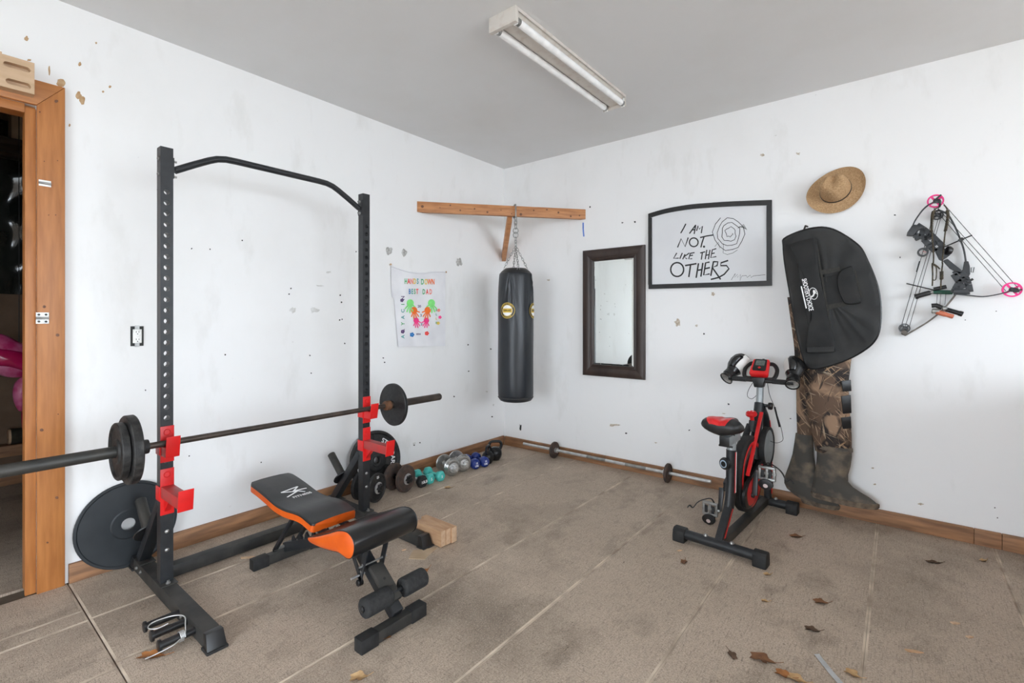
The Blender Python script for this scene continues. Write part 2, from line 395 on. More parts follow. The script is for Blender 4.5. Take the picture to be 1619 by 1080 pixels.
MB().box((-.12, ROOM_Y-.12, 0), (a, ROOM_Y, ROOM_H)).box((b, ROOM_Y-.12, 0), (ROOM_X+.12, ROOM_Y, ROOM_H)).box((a, ROOM_Y-.12, h), (b, ROOM_Y, ROOM_H)).box((a, ROOM_Y-.12, -.02), (b, ROOM_Y, max(sl, -.01))).build('wall_back', WALLP, kind='structure', smooth=0)
MB().box((-.12, ROOM_Y-.12, ROOM_H), (ROOM_X+.12, .12, ROOM_H+.1)).build('ceiling', CEILP, kind='structure', smooth=0)
MB().box((ROOM_X+.12, -22, -.14), (22, 14, -.02)).box((-14, -22, -.14), (ROOM_X+.12, ROOM_Y-.12, -.02)).build('ground_outside', GROUND, kind='structure', smooth=0)

# baseboards
def bb(m, xa, xb, ya, yb, z=.092): m.box((xa, ya, 0), (xb, yb, z))
m = MB(); bb(m, .001, .022, -3.308, -.0225); m.build('baseboard_left', BASEW, kind='structure', bevel=.003)
br = MB().box((.0225, -.022, 0), (3.47, -.001, .088)).build('baseboard_right', BASEW, kind='structure', bevel=.003)
for a, b in ((3.4715, 3.582), (3.584, 3.70), (3.702, 4.5), (4.502, 7.49)):
    MB().box((a, -.0225, 0), (b, -.001, .088)).build('baseboard_piece', BASEW, br, bevel=.002)

# marks on the walls: dried glue, plaster holes, scuffs
def blot(parent, name, mt, fn, px, py, rx, ry, n=11, jag=.4, seed=0, h=.0012):
    rnd = random.Random(seed); P = []
    for t in range(n):
        k = 1-jag*rnd.random(); P.append((px+rx*k*cos(2*pi*t/n), py+ry*k*sin(2*pi*t/n)))
    r0 = [fn(x, y, .0003) for x, y in P]; r1 = [fn(px+(x-px)*.8, py+(y-py)*.8, h) for x, y in P]
    MB().dome([r0, r1]).build(name, mt, parent)
for i, (px, py, rx, ry) in enumerate([(97, 131, 10, 8), (124, 151, 6, 7), (130, 158, 7, 8), (42, 61, 4, 5), (126, 101, 3, 4), (78, 112, 2, 12), (174, 137, 3, 2.5), (163, 145, 2, 2), (110, 198, 2, 3),
                                      (46, 95, 4, 2), (152, 68, 2, 2)]):
    blot(wl, 'glue_stain', GLUE, LW, px, py, rx, ry, seed=i)
for i, (px, py, rx, ry) in enumerate([(615, 397, 7, 8), (639, 400, 5, 7), (726, 414, 6, 8)]):
    blot(wl, 'plaster_hole', PLASTER, LW, px, py, rx, ry, seed=20+i, n=14, h=.004)
for i, (px, py) in enumerate([(303, 393), (332, 394), (383, 380), (460, 456), (538, 467), (540, 478), (541, 505), (537, 506), (545, 543), (356, 561), (457, 465), (490, 562), (492, 590), (563, 398), (230, 617), (299, 721),
                              (413, 731), (740, 545), (776, 552), (741, 587), (718, 627), (655, 704), (664, 700), (778, 659), (606, 566), (608, 573), (249, 300)]):
    blot(wl, 'scuff_mark', SLOT, LW, px, py, 1.5, 1.5, seed=40+i, n=7)
for i, (px, py, rx, ry) in enumerate([(498, 490, 10, 9), (463, 490, 7, 8), (505, 452, 9, 2), (655, 702, 3, 4), (770, 619, 3, 1.5), (780, 640, 2, 3), (520, 430, 5, 3)]):
    blot(wl, 'grey_smudge', mat('faint_grey_smudge', (.60, .59, .56), (.74, .74, .73), scale=40, rough=.8), LW, px, py, rx, ry, seed=80+i, jag=.7, h=.0008)
for i, (px, py, rx, ry) in enumerate([(1071, 511, 6, 9), (1127, 465, 4, 5), (1101, 515, 3, 3), (1205, 245, 4, 3), (1262, 243, 4, 3), (1113, 528, 2, 2), (1004, 351, 2, 2), (984, 352, 2, 1.5), (933, 327, 1.5, 2), (867, 443, 4, 2),
                                      (1415, 340, 2, 2), (1423, 407, 1.5, 1.5), (1526, 506, 1.5, 1.5), (1575, 492, 1.5, 1.5), (1577, 819, 1.5, 1.5), (1573, 803, 1.5, 1.5), (823, 676, 2, 8), (970, 672, 12, 3), (1456, 797, 6, 2.5),
                                      (1144, 654, 5, 1.2), (1152, 639, 2, 2), (990, 685, 2, 2), (1250, 662, 2, 1), (1380, 740, 4, 1.5), (1383, 766, 3, 2), (1090, 680, 2, 1.5), (1037, 700, 3, 1.5)]):
    blot(wr, 'scuff_mark', [mat('brown_scuff', (.40, .32, .24), (.62, .56, .48), scale=60, rough=.8), SLOT][1 if rx < 2.5 else 0], RW, px, py, rx, ry, seed=120+i, jag=.6)
MB().ribbon([(922, 352), (922, 362), (923, 374)], 2.2, lambda x, y, h: RW(x, y, .0008)).build('blue_chalk_line', mat('blue_chalk', (.10, .20, .55), rough=.9), wr)

# ------------------------------------------------------------------ doorway: casing, jamb, hinges
d1 = MB().box((-.118, DY1+.0, .0), (-.031, WY1-.0005, WZ-.0005)).build('door_1', PINE, kind='structure', bevel=.002)       # jamb seen edge on
MB().box((-.118, WY0+.0005, 0), (-.031, DY0, WZ-.0005)).build('jamb', PINE, d1, bevel=.002)
MB().box((-.118, DY0+.0005, DZ), (-.031, DY1-.0005, WZ-.0005)).build('head_jamb', PINEH, d1, bevel=.002)
MB().box((-.03, DY1-.004, 0), (-.002, WY1-.001, DZ+.018)).build('door_stop', PINE, d1, bevel=.002)
MB().box((-.03, WY0+.001, DZ-.008), (-.002, DY1-.0045, WZ-.001)).build('head_stop', PINEH, d1, bevel=.002)
x0, x1 = .0005, .022
def cas(poly, nm, mt): MB().prism([V((x0, y, z)) for y, z in poly], (x1-x0, 0, 0)).build(nm, mt, d1, bevel=.003)
ci, co, zi, zo = -3.4185, -3.322, DZ+.033, 2.383
cas([(ci, 0), (co, 0), (co, zo), (ci, zi)], 'casing', PINE)
cas([(DY0-.036, 0), (DY0-.036, zi), (DY0-.13, zo), (DY0-.13, 0)], 'casing', PINE)
cas([(ci-.0006, zi), (co-.0006, zo), (DY0-.129, zo), (DY0-.035, zi)], 'head_casing', PINEH)
for px, py, r in ((89, 160, 3.4), (70, 485, 3), (91, 530, 3.2), (66, 680, 3.5), (63, 177, 1.6), (70, 255, 1.2), (91, 254, 1.2), (92, 655, 1.3), (90, 787, 3), (75, 858, 2), (77, 340, 1.2), (88, 340, 1.2)):
    blot(d1, 'knot', KNOT, lambda x, y, h: LW(x, y, .0222+h*.4), px, py, r, r*.8, n=12, jag=.15, seed=int(px*3+py))
def hinge(px, py, full):
    t = thing('hinge', 'small steel hinge screwed to the door casing, '+('lower one with four screws' if full else 'upper thin white one'), 'hinge', LW(px, py, .0225), group='hinges on the door casing')
    o = LW(px, py, .023); mt = ZINC if full else PLASTW
    hh = .022 if full else .010; w = .022 if full else .021
    MB().box((o.x, o.y-w, o.z+.004), (o.x+.002, o.y+w, o.z+.004+hh)).build('leaf', mt, t)
    MB().box((o.x, o.y-w, o.z-.004-hh), (o.x+.002, o.y+w, o.z-.004)).build('leaf', mt, t)
    MB().cyl((o.x+.004, o.y-w, o.z), (o.x+.004, o.y+w, o.z), .0052, n=12).build('barrel', ZINC, t)
    if full:
        for dy in (-.012, .012):
            for dz in (-.016, .016): MB().cyl((o.x+.001, o.y+dy, o.z+dz), (o.x+.0035, o.y+dy, o.z+dz), .005, n=10).build('screw', SLEEVE, t)
hinge(71, 290, False); hinge(67, 503, True)

# climbing hangboard over the door, with its finger pockets cut in
t = thing('climbing_hangboard', 'pale wooden climbing hangboard with finger slots screwed above the door', 'hangboard', (.024, -3.75, 2.29))
yr, yl = -3.433, -4.08
zb, zt = 2.295, 2.437
X0, X1 = .0225, .075
def slot(cy, cz, hw, hh, n=8):
    pts = []
    for k in range(n+1): pts.append((cy+hw-hh+hh*cos(-pi/2+pi*k/n), cz+hh*sin(-pi/2+pi*k/n)))
    for k in range(n+1): pts.append((cy-hw+hh+hh*cos(pi/2+pi*k/n), cz+hh*sin(pi/2+pi*k/n)))
    return pts
cells = []       # (y0,y1,z0,z1,slot)
ym = (yr+yl)/2
for side in (1, -1):
    A, B = ((-3.535, yr) if side == 1 else (yl, ym*2+3.535))
    A, B = min(A, B), max(A, B)
    zm = (zb+zt)/2-.004
    cy = (A+B)/2
    cells += [(A, B, zb, zm, slot(cy, zb+.030, .040, .0125)), (A, B, zm, zt, slot(cy-.004*side, zm+.036, .043, .0115))]
    C, D = (-3.62, A) if side == 1 else (B, ym*2+3.62)
    cells += [(C, D, zb, zm, slot((C+D)/2, zb+.030, .036, .0165)), (C, D, zm, zt+.008, slot((C+D)/2, zm+.042, .021, .021))]
cells += [(ym*2+3.62, -3.62, zb, (zb+zt)/2-.004, slot(ym, zb+.032, .09, .014)), (ym*2+3.62, -3.62, (zb+zt)/2-.004, zt+.008, slot(ym, zb+.102, .08, .014))]
m = MB()
for (a, b, c, d, sl) in cells:
    n = len(sl); cy = sum(p[0] for p in sl)/n; cz = sum(p[1] for p in sl)/n
    outer = []
    for (y, z) in sl:
        dy, dz = y-cy, z-cz
        k = min([((b-cy)/dy) if dy > 1e-9 else 9e9, ((a-cy)/dy) if dy < -1e-9 else 9e9, ((d-cz)/dz) if dz > 1e-9 else 9e9, ((c-cz)/dz) if dz < -1e-9 else 9e9])
        outer.append((cy+dy*k, cz+dz*k))
    # make sure the four corners are used
    for cnr in ((a, c), (a, d), (b, c), (b, d)):
        i = min(range(n), key=lambda q: (outer[q][0]-cnr[0])**2+(outer[q][1]-cnr[1])**2); outer[i] = cnr
    m.loft([[V((X1, y, z)) for y, z in outer], [V((X1, y, z)) for y, z in sl], [V((X1-.032, y, z)) for y, z in sl]], False)
    m.add([V((X1-.032, y, z)) for y, z in sl], [tuple(range(n))])
Z2 = zt+.008
m.add([(X1,yr,zb),(X0,yr,zb),(X0,yr,zt),(X1,yr,zt)], [(0,1,2,3)]).add([(X1,yl,zb),(X0,yl,zb),(X0,yl,zt),(X1,yl,zt)], [(0,1,2,3)])
m.add([(X1,yr,zb),(X0,yr,zb),(X0,yl,zb),(X1,yl,zb)], [(0,1,2,3)])
yy = [yl, ym*2+3.535, -3.535, yr]
for a, b, z in ((yy[0], yy[1], zt), (yy[1], yy[2], Z2), (yy[2], yy[3], zt)):
    m.add([(X1,a,z),(X0,a,z),(X0,b,z),(X1,b,z)], [(0,1,2,3)])
m.add([(X0,yl,zb),(X0,yr,zb),(X0,yr,zt),(X0,yl,zt)], [(0,1,2,3)])
m.build('board', BOARDW, t, smooth=30)
for y in (-3.545, ym*2+3.545): MB().cyl((X1-.03, y-.02, zt-.022), (X1-.022, y-.02, zt-.022), .009, n=12).build('screw', SLOT, t)

# ------------------------------------------------------------------ the dim store room behind the doorway
SX = -2.35
MB().box((SX-.1, -5.4, -.12), (-.12, -2.3, -.006)).build('floor_storeroom', FLOORP, kind='structure', smooth=0)
MB().box((SX-.1, -5.4, 0), (SX, -2.3, 2.9)).build('wall_storeroom', DSTORE, kind='structure', smooth=0)
MB().box((SX, -2.4, 0), (-.12, -2.3, 2.9)).build('wall_storeroom_end', DSTORE, kind='structure', smooth=0)
MB().box((SX, -5.4, 0), (-.12, -5.3, 2.9)).build('wall_storeroom_far', DSTORE, kind='structure', smooth=0)
MB().box((SX-.1, -5.4, 2.9), (-.12, -2.3, 3.0)).build('ceiling_storeroom', DWOOD, kind='structure', smooth=0)
def sheet(u, v):
    y = -4.6+u*2.1; z = 1.47+v*1.35
    return (SX+.055+.018*sin(9*y+5*z)+.014*sin(17*z-11*y)+.01*sin(31*y), y, z)
m = MB().grid(sheet, 60, 50); m.build('plastic_sheet', PLASTIC, label='wrinkled dark plastic sheet hanging on the store room wall', cat='plastic sheet', smooth=80)
MB().box((SX+.06, -5.2, 2.52), (SX+.16, -2.45, 2.62)).build('ceiling_joist', DWOOD, label='dark wooden joist crossing the top of the store room', cat='joist', bevel=.004)
a = on(18, 220, 0, -1.9); b = on(39, 178, 0, -1.9)
m = MB().box((-2.1, a.y, a.z), (-1.9, b.y, b.z)); m.add([(-1.899, a.y+.02, a.z+.02), (-1.899, b.y-.02, a.z+.02), (-1.899, b.y-.02, b.z-.02), (-1.899, a.y+.02, b.z-.02)], [(0,1,2,3)])
m.build('cardboard_box', CARD, label='pale cardboard box high under the store room joists', cat='box', bevel=.006)
MB().box((-2.13, a.y-.5, a.z-.05), (-1.85, b.y+.35, a.z-.002)).build('overhead_shelf', DWOOD, label='dark plank shelf carrying the pale cardboard box', cat='shelf', bevel=.004)
# plank wall base, stud, log, pink foil balloon-like bag
p = on(0, 745, 0, -2.2)
MB().box((-2.30, -4.9, .0), (-2.18, -2.45, .10)).build('sill_plank', BASEW, label='wooden sill plank lying on the store room floor', cat='plank', bevel=.006)
MB().box((-2.30, -4.9, .215), (-2.20, -2.45, .30)).build('upper_plank', BASEW, label='upper wooden plank carrying the log in the store room', cat='plank', bevel=.006)
for y in (-4.4, -3.0): MB().box((-2.29, y, .1), (-2.2, y+.09, .215)).build('spacer_block', BASEW, label='wooden spacer between the two store room planks, %s' % ('nearer the doorway edge' if y > -4 else 'hidden far end'), cat='wood block', bevel=.004)
c = on(3, 704, 0, -2.2)
lg = thing('log', 'dark barked log with a pale sawn end in the store room', 'log', (c.x, c.y, .30))
bark = mat('dark_bark', (.03, .027, .018), (.07, .06, .04), scale=20, rough=.95, bump=1)
cz = .30+.062
m = MB(); rings = []
for k in range(10):
    s = k/9; rings.append([V((-2.235+.062*(1+.06*sin(3*t+k))*cos(t), c.y+.05+s*.45, cz+.06*(1+.05*sin(5*t+2*k))*sin(t))) for t in [2*pi*q/16 for q in range(16)]])
m.loft(rings).build('bark', bark, lg)
MB().cyl((-2.235, c.y+.035, cz), (-2.235, c.y+.0495, cz), .056, n=18).build('sawn_end', ENDG, lg)
pk = thing('plastic_bundle', 'pink and magenta printed plastic bundle hanging inside the doorway', 'plastic bundle', on(20, 700, 0, -1.2))
def puff(pxs, x, dep, nm, mt):
    P = [on(px, py, 0, x) for px, py in pxs]; P = cr(P, 4, True); c = sum(P, V())/len(P)
    rings = [[c+(q-c)*k+V((h, 0, 0)) for q in P] for k, h in ((.05, -dep), (.6, -dep*.8), (.9, -dep*.4), (1, 0), (.9, dep*.4), (.6, dep*.8), (.05, dep))]
    MB().loft(rings).build(nm, mt, pk, smooth=60)
pinkd = mat('magenta_foil', (.40, .005, .07), (.5, .02, .12), scale=8, rough=.25)
puff([(-40, 535), (0, 528), (25, 538), (45, 552), (48, 590), (20, 597), (-10, 590), (-45, 570)], -1.2, .05, 'body', PINKF)
puff([(-30, 552), (10, 553), (46, 562), (46, 586), (15, 580), (-20, 575)], -1.15, .03, 'stripe', pinkd)
puff([(22, 608), (34, 597), (46, 600), (44, 640), (30, 650), (20, 630)], -1.2, .03, 'tail', PINKF)
puff([(34, 652), (41, 655), (42, 690), (36, 684)], -1.2, .012, 'ribbon', pinkd)
q = on(30, 560, 0, -1.2)
MB().tube([q, V((q.x, q.y, 2.9))], .002, n=6).build('string', BLACK, pk)
# ================================================================== squat rack
PX0, PX1 = .46, .51
rack = thing('squat_rack', 'tall black steel squat rack with pull-up bar and drilled uprights', 'squat rack', (.5, -2.52, 0))
def upright(yc, z0, z1, h0, pitch, nh):
    y0, y1 = yc-.025, yc+.025; m = MB(); n = 16; r = .0125
    def sq(k):       # 16 points round a cell border, matching the circle angles
        a = 2*pi*k/n; c, s = cos(a), sin(a); q = .025/max(abs(c), abs(s)); return c*q, s*q
    for h in range(nh):
        zc = h0+pitch*h
        for x in (PX0, PX1):
            m.loft([[V((x, yc+sq(k)[0], zc+sq(k)[1]*pitch/.05)) for k in range(n)], [V((x, yc+r*cos(2*pi*k/n), zc+r*sin(2*pi*k/n))) for k in range(n)]], False)
        m.loft([[V((x, yc+r*cos(2*pi*k/n), zc+r*sin(2*pi*k/n))) for k in range(n)] for x in (PX0, PX1)], False)
    zl, zh = h0-pitch/2, h0+pitch*(nh-.5)
    for x in (PX0, PX1):
        for a, b in ((z0, zl), (zh, z1)): m.add([(x, y0, a), (x, y1, a), (x, y1, b), (x, y0, b)], [(0,1,2,3)])
    for y in (y0, y1): m.add([(PX0, y, z0), (PX1, y, z0), (PX1, y, z1), (PX0, y, z1)], [(0,1,2,3)])
    for z in (z0, z1): m.add([(PX0, y0, z), (PX1, y0, z), (PX1, y1, z), (PX0, y1, z)], [(0,1,2,3)])
    return m
YL, YR = -3.048, -1.982
for yc in (YL, YR):
    up = upright(yc, .062, 2.066, .425, .0495, 30).build('upright', STEEL, rack, smooth=30)
    bo = MB()
    for z in (.30, .215): MB().lathe((PX1, yc, z), (1, 0, 0), [(.009, 0), (.009, .003), (.005, .006), (0, .007)], n=12).build('bolt', ZINC, up)
    f = MB().box((.115, yc-.03, .002), (1.035, yc+.03, .062)).build('foot', STEELD, rack, bevel=.004)
    for xe, s in ((1.035, 1), (.115, -1)):
        q = [V((xe, yc-.031, 0)), V((xe, yc+.031, 0)), V((xe, yc+.031, .064)), V((xe, yc-.031, .064))]
        g = [V((xe+s*.058, yc-.036, 0)), V((xe+s*.058, yc+.036, 0)), V((xe+s*.030, yc+.031, .066)), V((xe+s*.030, yc-.031, .066))]
        MB().loft([q, g]).build('end_cap', BLACK, f, bevel=.003)
        MB().box((xe+min(0, s*.062), yc-.038, -.0), (xe+max(0, s*.062), yc+.038, .010)).build('pad', RUBBER, f, bevel=.002)
    MB().box((PX0-.02, yc-.034, .062), (PX1+.035, yc+.034, .067)).build('base_plate', STEELD, rack, bevel=.001)
    for x in (PX1+.018,): MB().lathe((x, yc, .067), (0, 0, 1), [(.010, 0), (.010, .004), (.006, .008), (.006, .014), (0, .015)], n=10).build('bolt', ZINC, rack)
    s = -1 if yc == YL else 1
    for x in (.17, .235, .80): MB().lathe((x, yc-.03, .034), (0, -1, 0), [(.009, 0), (.009, .004), (.005, .008), (0, .009)], n=10).build('bolt', ZINC, rack)
    # diagonal brace and plate storage horn
    b0, b1 = V((.150, yc, .064)), V((.462, yc, .425))
    MB().bar(b0, b1, .045, .05, up=(0, 1, 0)).build('brace', STEEL, rack, bevel=.003)
    MB().box((.13, yc-.034, .0625), (.23, yc+.034, .067)).build('brace_plate', STEELD, rack, bevel=.001)
    d = (b1-b0).normalized(); nrm = V((-d.z, 0, d.x)); c = b0+d*.185+nrm*.026
    hn = MB().cyl(c+nrm*.010, c+nrm*.195, .0245, n=24).build('plate_horn', SLEEVE, rack)
    MB().lathe(c, nrm, [(.02, 0), (.062, .001), (.064, .005), (.062, .009), (.02, .010)], n=32).build('flange', BLACK, hn)
# floor crossbar
MB().box((.290, YL+.031, .004), (.350, YR-.031, .062)).build('crossbar', STEELD, rack, bevel=.004)
# pull-up bar with its end plates
pts = [(-3.011, 1.972), (-2.93, 2.02), (-2.865, 2.056), (-2.83, 2.072), (-2.79, 2.081), (-2.74, 2.083), (-2.29, 2.083), (-2.24, 2.081), (-2.2, 2.072), (-2.165, 2.056), (-2.1, 2.02), (-2.02, 1.972)]
pb = MB().tube([(.485, y, z) for y, z in pts], .0165, n=16).build('pullup_bar', STEEL, rack, smooth=60)
for y, s in ((YL+.025, 1), (YR-.025, -1)):
    MB().box((.462, min(y, y+s*.005), 1.93), (.508, max(y, y+s*.005), 2.025)).build('end_plate', STEEL, pb, bevel=.001)
    for z in (1.942, 2.013):
        MB().lathe((.485, y+s*.005, z), (0, s, 0), [(.009, 0), (.009, .004), (.005, .007), (.005, .016), (0, .017)], n=10).build('bolt', ZINC, pb)
        MB().lathe((.485, y-s*.05, z), (0, -s, 0), [(.009, 0), (.009, .004), (.004, .007), (0, .008)], n=10).build('bolt', ZINC, pb)
# pegs on the foot nearest the camera
for x in (.765, .855, .945):
    MB().lathe((x, YL-.03, .036), (0, -1, 0), [(.0145, 0), (.0145, .112), (.0215, .113), (.0215, .121), (.018, .123)], n=18).build('band_peg', BLACK, rack)
MB().lathe((.70, YR+.03, .036), (0, 1, 0), [(.0145, 0), (.0145, .112), (.0215, .113), (.0215, .121), (.018, .123)], n=18).build('band_peg', BLACK, rack)

# red bar hooks and spotter arms (they lift off the uprights)
for yc, wh in ((YL, 'left'), (YR, 'right')):
    near = yc == YL
    wd = 'left upright, nearest the doorway' if near else 'right upright, beside the handprint shirt'
    t = thing('bar_hook', 'red steel bar hook holding the barbell on the '+wd, 'bar hook', (.52, yc, .62), group='red bar hooks')
    MB().box((PX1+.0008, yc-.027, .620), (PX1+.0055, yc+.027, .785)).build('back_plate', RED, t, bevel=.001)
    MB().box((PX0, yc-.0305, .655), (PX1+.0055, yc-.0262, .70)).build('side_flange', RED, t, bevel=.001)
    MB().box((PX1+.005, yc-.026, .655), (PX1+.075, yc+.026, .6995)).build('shelf', RED, t, bevel=.001)
    MB().add([(PX1+.071, yc-.027, .655), (PX1+.071, yc+.027, .655), (PX1+.088, yc+.027, .75), (PX1+.088, yc-.027, .75), (PX1+.076, yc-.027, .655), (PX1+.076, yc+.027, .655), (PX1+.093, yc+.027, .75), (PX1+.093, yc-.027, .75)],
             [(0,3,2,1),(4,5,6,7),(0,1,5,4),(1,2,6,5),(2,3,7,6),(3,0,4,7)]).build('lip', RED, t, bevel=.001)
    MB().ringed((PX1+.0055, yc, .757), (1, 0, 0), [(.010, 0), (.015, 0), (.014, .003), (.011, .003)], n=18).build('pin', RED, t)
    t = thing('spotter_arm', 'red steel spotter arm below the bar hook on the '+wd, 'spotter arm', (.55, yc, .38), group='red spotter arms')
    MB().box((PX1+.0008, yc-.027, .380), (PX1+.0055, yc+.027, .590)).build('back_plate', RED, t, bevel=.001)
    MB().box((PX0, yc-.0305, .445), (PX1+.0055, yc-.0262, .51)).build('side_flange', RED, t, bevel=.001)
    MB().box((PX1+.005, yc-.025, .462), (PX1+.235, yc+.025, .512)).build('arm', mat('worn_red_paint', (.48, .03, .03), (.36, .05, .045), scale=20, rough=.5), t, bevel=.002)
    MB().add([(PX1+.005, yc-.012, .46), (PX1+.07, yc-.012, .46), (PX1+.005, yc-.012, .395), (PX1+.005, yc+.012, .46), (PX1+.07, yc+.012, .46), (PX1+.005, yc+.012, .395)], [(0,1,2),(3,5,4),(0,3,4,1),(1,4,5,2),(2,5,3,0)]).build('gusset', RED, t)
    MB().add([(PX1+.232, yc-.029, .452), (PX1+.232, yc+.029, .452), (PX1+.245, yc+.029, .545), (PX1+.245, yc-.029, .545), (PX1+.238, yc-.029, .452), (PX1+.238, yc+.029, .452), (PX1+.251, yc+.029, .545), (PX1+.251, yc-.029, .545)],
             [(0,3,2,1),(4,5,6,7),(0,1,5,4),(1,2,6,5),(2,3,7,6),(3,0,4,7)]).build('lip', RED, t, bevel=.001)
    MB().ringed((PX1+.0055, yc, .562), (1, 0, 0), [(.010, 0), (.015, 0), (.014, .003), (.011, .003)], n=18).build('pin', RED, t)

# wire spring collar hung on the last peg
t = thing('spring_collar', 'silver wire spring collar clipped over the lowest foot peg', 'spring clip', (.945, -3.15, 0.005))
c = V((.945, -3.115, .036)); path = []
for k in range(4*14+1):
    a = 2*pi*k/14; path.append(c+V((.0185*cos(a), -.018*k/56, .0185*sin(a))))
MB().tube(path, .0024, n=6).build('coil', CHROME, t, smooth=70)
h0 = path[0]; e0 = path[-1]
MB().tube(cr([h0, V((.93, -3.105, .065)), V((.90, -3.10, .085)), V((.86, -3.13, .085)), V((.83, -3.185, .075)), V((.845, -3.205, .068)), V((.875, -3.185, .068)), V((.885, -3.15, .075))], 5), .0024, n=6).build('handle', CHROME, t, smooth=70)
MB().tube(cr([e0, V((.972, -3.16, .03)), V((.965, -3.21, .022)), V((.955, -3.24, .016)), V((.945, -3.23, .013))], 5), .0024, n=6).build('handle', CHROME, t, smooth=70)

# ------------------------------------------------------------------ barbell and its plates
BX, BZ = .5495, .7142
t = thing('barbell', 'long steel barbell resting across the red hooks of the rack', 'barbell', (BX, -2.5, BZ-.03))
ax = V((0, 1, 0))
MB().cyl((BX, -3.137, BZ), (BX, -1.862, BZ), .0142, n=18).build('shaft', BARST, t, smooth=60)
for a, b in ((-2.90, -2.885), (-2.76, -2.745), (-2.25, -2.235), (-2.11, -2.095)): MB().ringed((BX, a, BZ), ax, [(.0143, 0), (.0146, .0), (.0146, .006), (.0143, .006)], n=16).build('grip_ring', RUST, t)
for s, y in ((-1, -3.137), (1, -1.862)):
    far = s == 1
    MB().lathe((BX, y-s*.012, BZ), ax*s, [(.016, 0), (.030, .004), (.031, .01), (.031, .040), (.028, .043), (.025, .044)], n=24).build('collar', RUSTO if far else IRON, t, smooth=40)
    MB().lathe((BX, y+s*.032, BZ), ax*s, [(.0245, 0), (.0245, .432), (.022, .437), (.018, .437), (.017, .430), (0, .430)], n=24).build('sleeve', BARST if far else SLEEVE, t, smooth=40)
def plate(name, o, axis, R, th, hole, mt, label, group=None, cat='weight plate', lip=.018, hub=.05, dish=.006, n=48, parent=None, extra=None):
    """a weight plate with raised rim and hub; o is the centre of the back face"""
    d = dish; pr = [(hole, 0), (R-.004, 0), (R, .004), (R, th-.004), (R-.004, th), (R-lip, th), (R-lip-.005, th-d), (hub+.005, th-d), (hub, th), (hole+.002, th), (hole, th-.002)]
    b = MB().ringed(o, axis, pr, n=n)
    if parent is not None: return b.build(name, mt, parent, smooth=35)
    return b.build(name, mt, None, smooth=35, label=label, cat=cat, group=group)
plate('weight_plate', (BX, -3.212, BZ), (0, 1, 0), .147, .036, .0262, IRONP, 'larger thick black iron plate on the near end of the barbell', 'plates loaded on the barbell', lip=.012, dish=.008)
plate('weight_plate', (BX, -3.2145, BZ), (0, -1, 0), .121, .030, .0262, IRONP, 'smaller pitted iron plate outermost on the near end of the barbell', 'plates loaded on the barbell', lip=.012, dish=.007)
plate('weight_plate', (BX, -1.815, BZ), (0, 1, 0), .138, .024, .0262, IRON, 'thin dark iron plate on the far end of the barbell', 'plates loaded on the barbell', lip=.006, hub=.034, dish=.001)

# ------------------------------------------------------------------ plates leaning on the left wall
# large thin steel disc by the doorway
def leaning(R, yc, lean, xfoot):
    """centre and axis of a disc standing on the floor at x = xfoot and leaning on the left wall"""
    d = V((cos(lean), 0, sin(lean)))              # axis points into the room and up
    u = V((-sin(lean), 0, cos(lean)))
    return V((xfoot, yc, 0))+u*R+V((0, 0, .001)), d
o, d = leaning(.216, -3.08, radians(4.2), .046)
m = MB().ringed(o, d, [(.030, -.012), (.205, -.012), (.216, -.009), (.216, -.002), (.214, 0), (.205, .0), (.20, -.0025), (.075, -.0025), (.068, .0), (.03, 0)], n=64)
m.build('steel_disc', mat('blue_black_steel', (.030, .036, .042), (.048, .055, .062), scale=6, rough=.42, metal=.3, bump=.1), smooth=8, label='large thin blue-black steel disc leaning on the wall beside the door', cat='weight plate')
# lettered standard plate behind the right upright
o, d = leaning(.218, -1.60, radians(9), .115)
t = thing('weight_plate', 'large black barbell plate with raised white lettering leaning behind the right upright', 'weight plate', (o.x, o.y, 0))
th = .018
MB().ringed(o-d*th, d, [(.026, 0), (.212, 0), (.218, .005), (.218, th+.006), (.213, th+.010), (.200, th+.010), (.195, th+.006), (.191, th), (.088, th), (.080, th+.006), (.07, th+.008), (.05, th+.008), (.044, th+.012), (.030, th+.012), (.026, th+.009)], n=64).build('disc', IRON, t, smooth=30)
_, pa, pu = frame(d)
pa = V((0, 1, 0)); pu = d.cross(pa).normalized(); pu = pu if pu.z > 0 else -pu
def arcfn(rad, start):
    def fn(x, y, h):
        a = start - x/rad; r = rad+y
        return o + pa*(r*cos(a)) + pu*(r*sin(a)) + d*h
    return fn
for txt, st in (('BARBELL', radians(162)), ('STANDARD', radians(14))):
    MB().text(txt, .050, arcfn(.150, st), h=.0012, bold=.0010, sx=1.0).build('lettering', WHITEP, t, smooth=0)
for k in range(3):
    a = radians(90+120*k); q = o+pa*(.088*cos(a))+pu*(.088*sin(a)); e = o+pa*(.19*cos(a))+pu*(.19*sin(a))
    MB().bar(q+d*.002, e+d*.002, .012, .006, up=d).build('rib', IRON, t, bevel=.001)
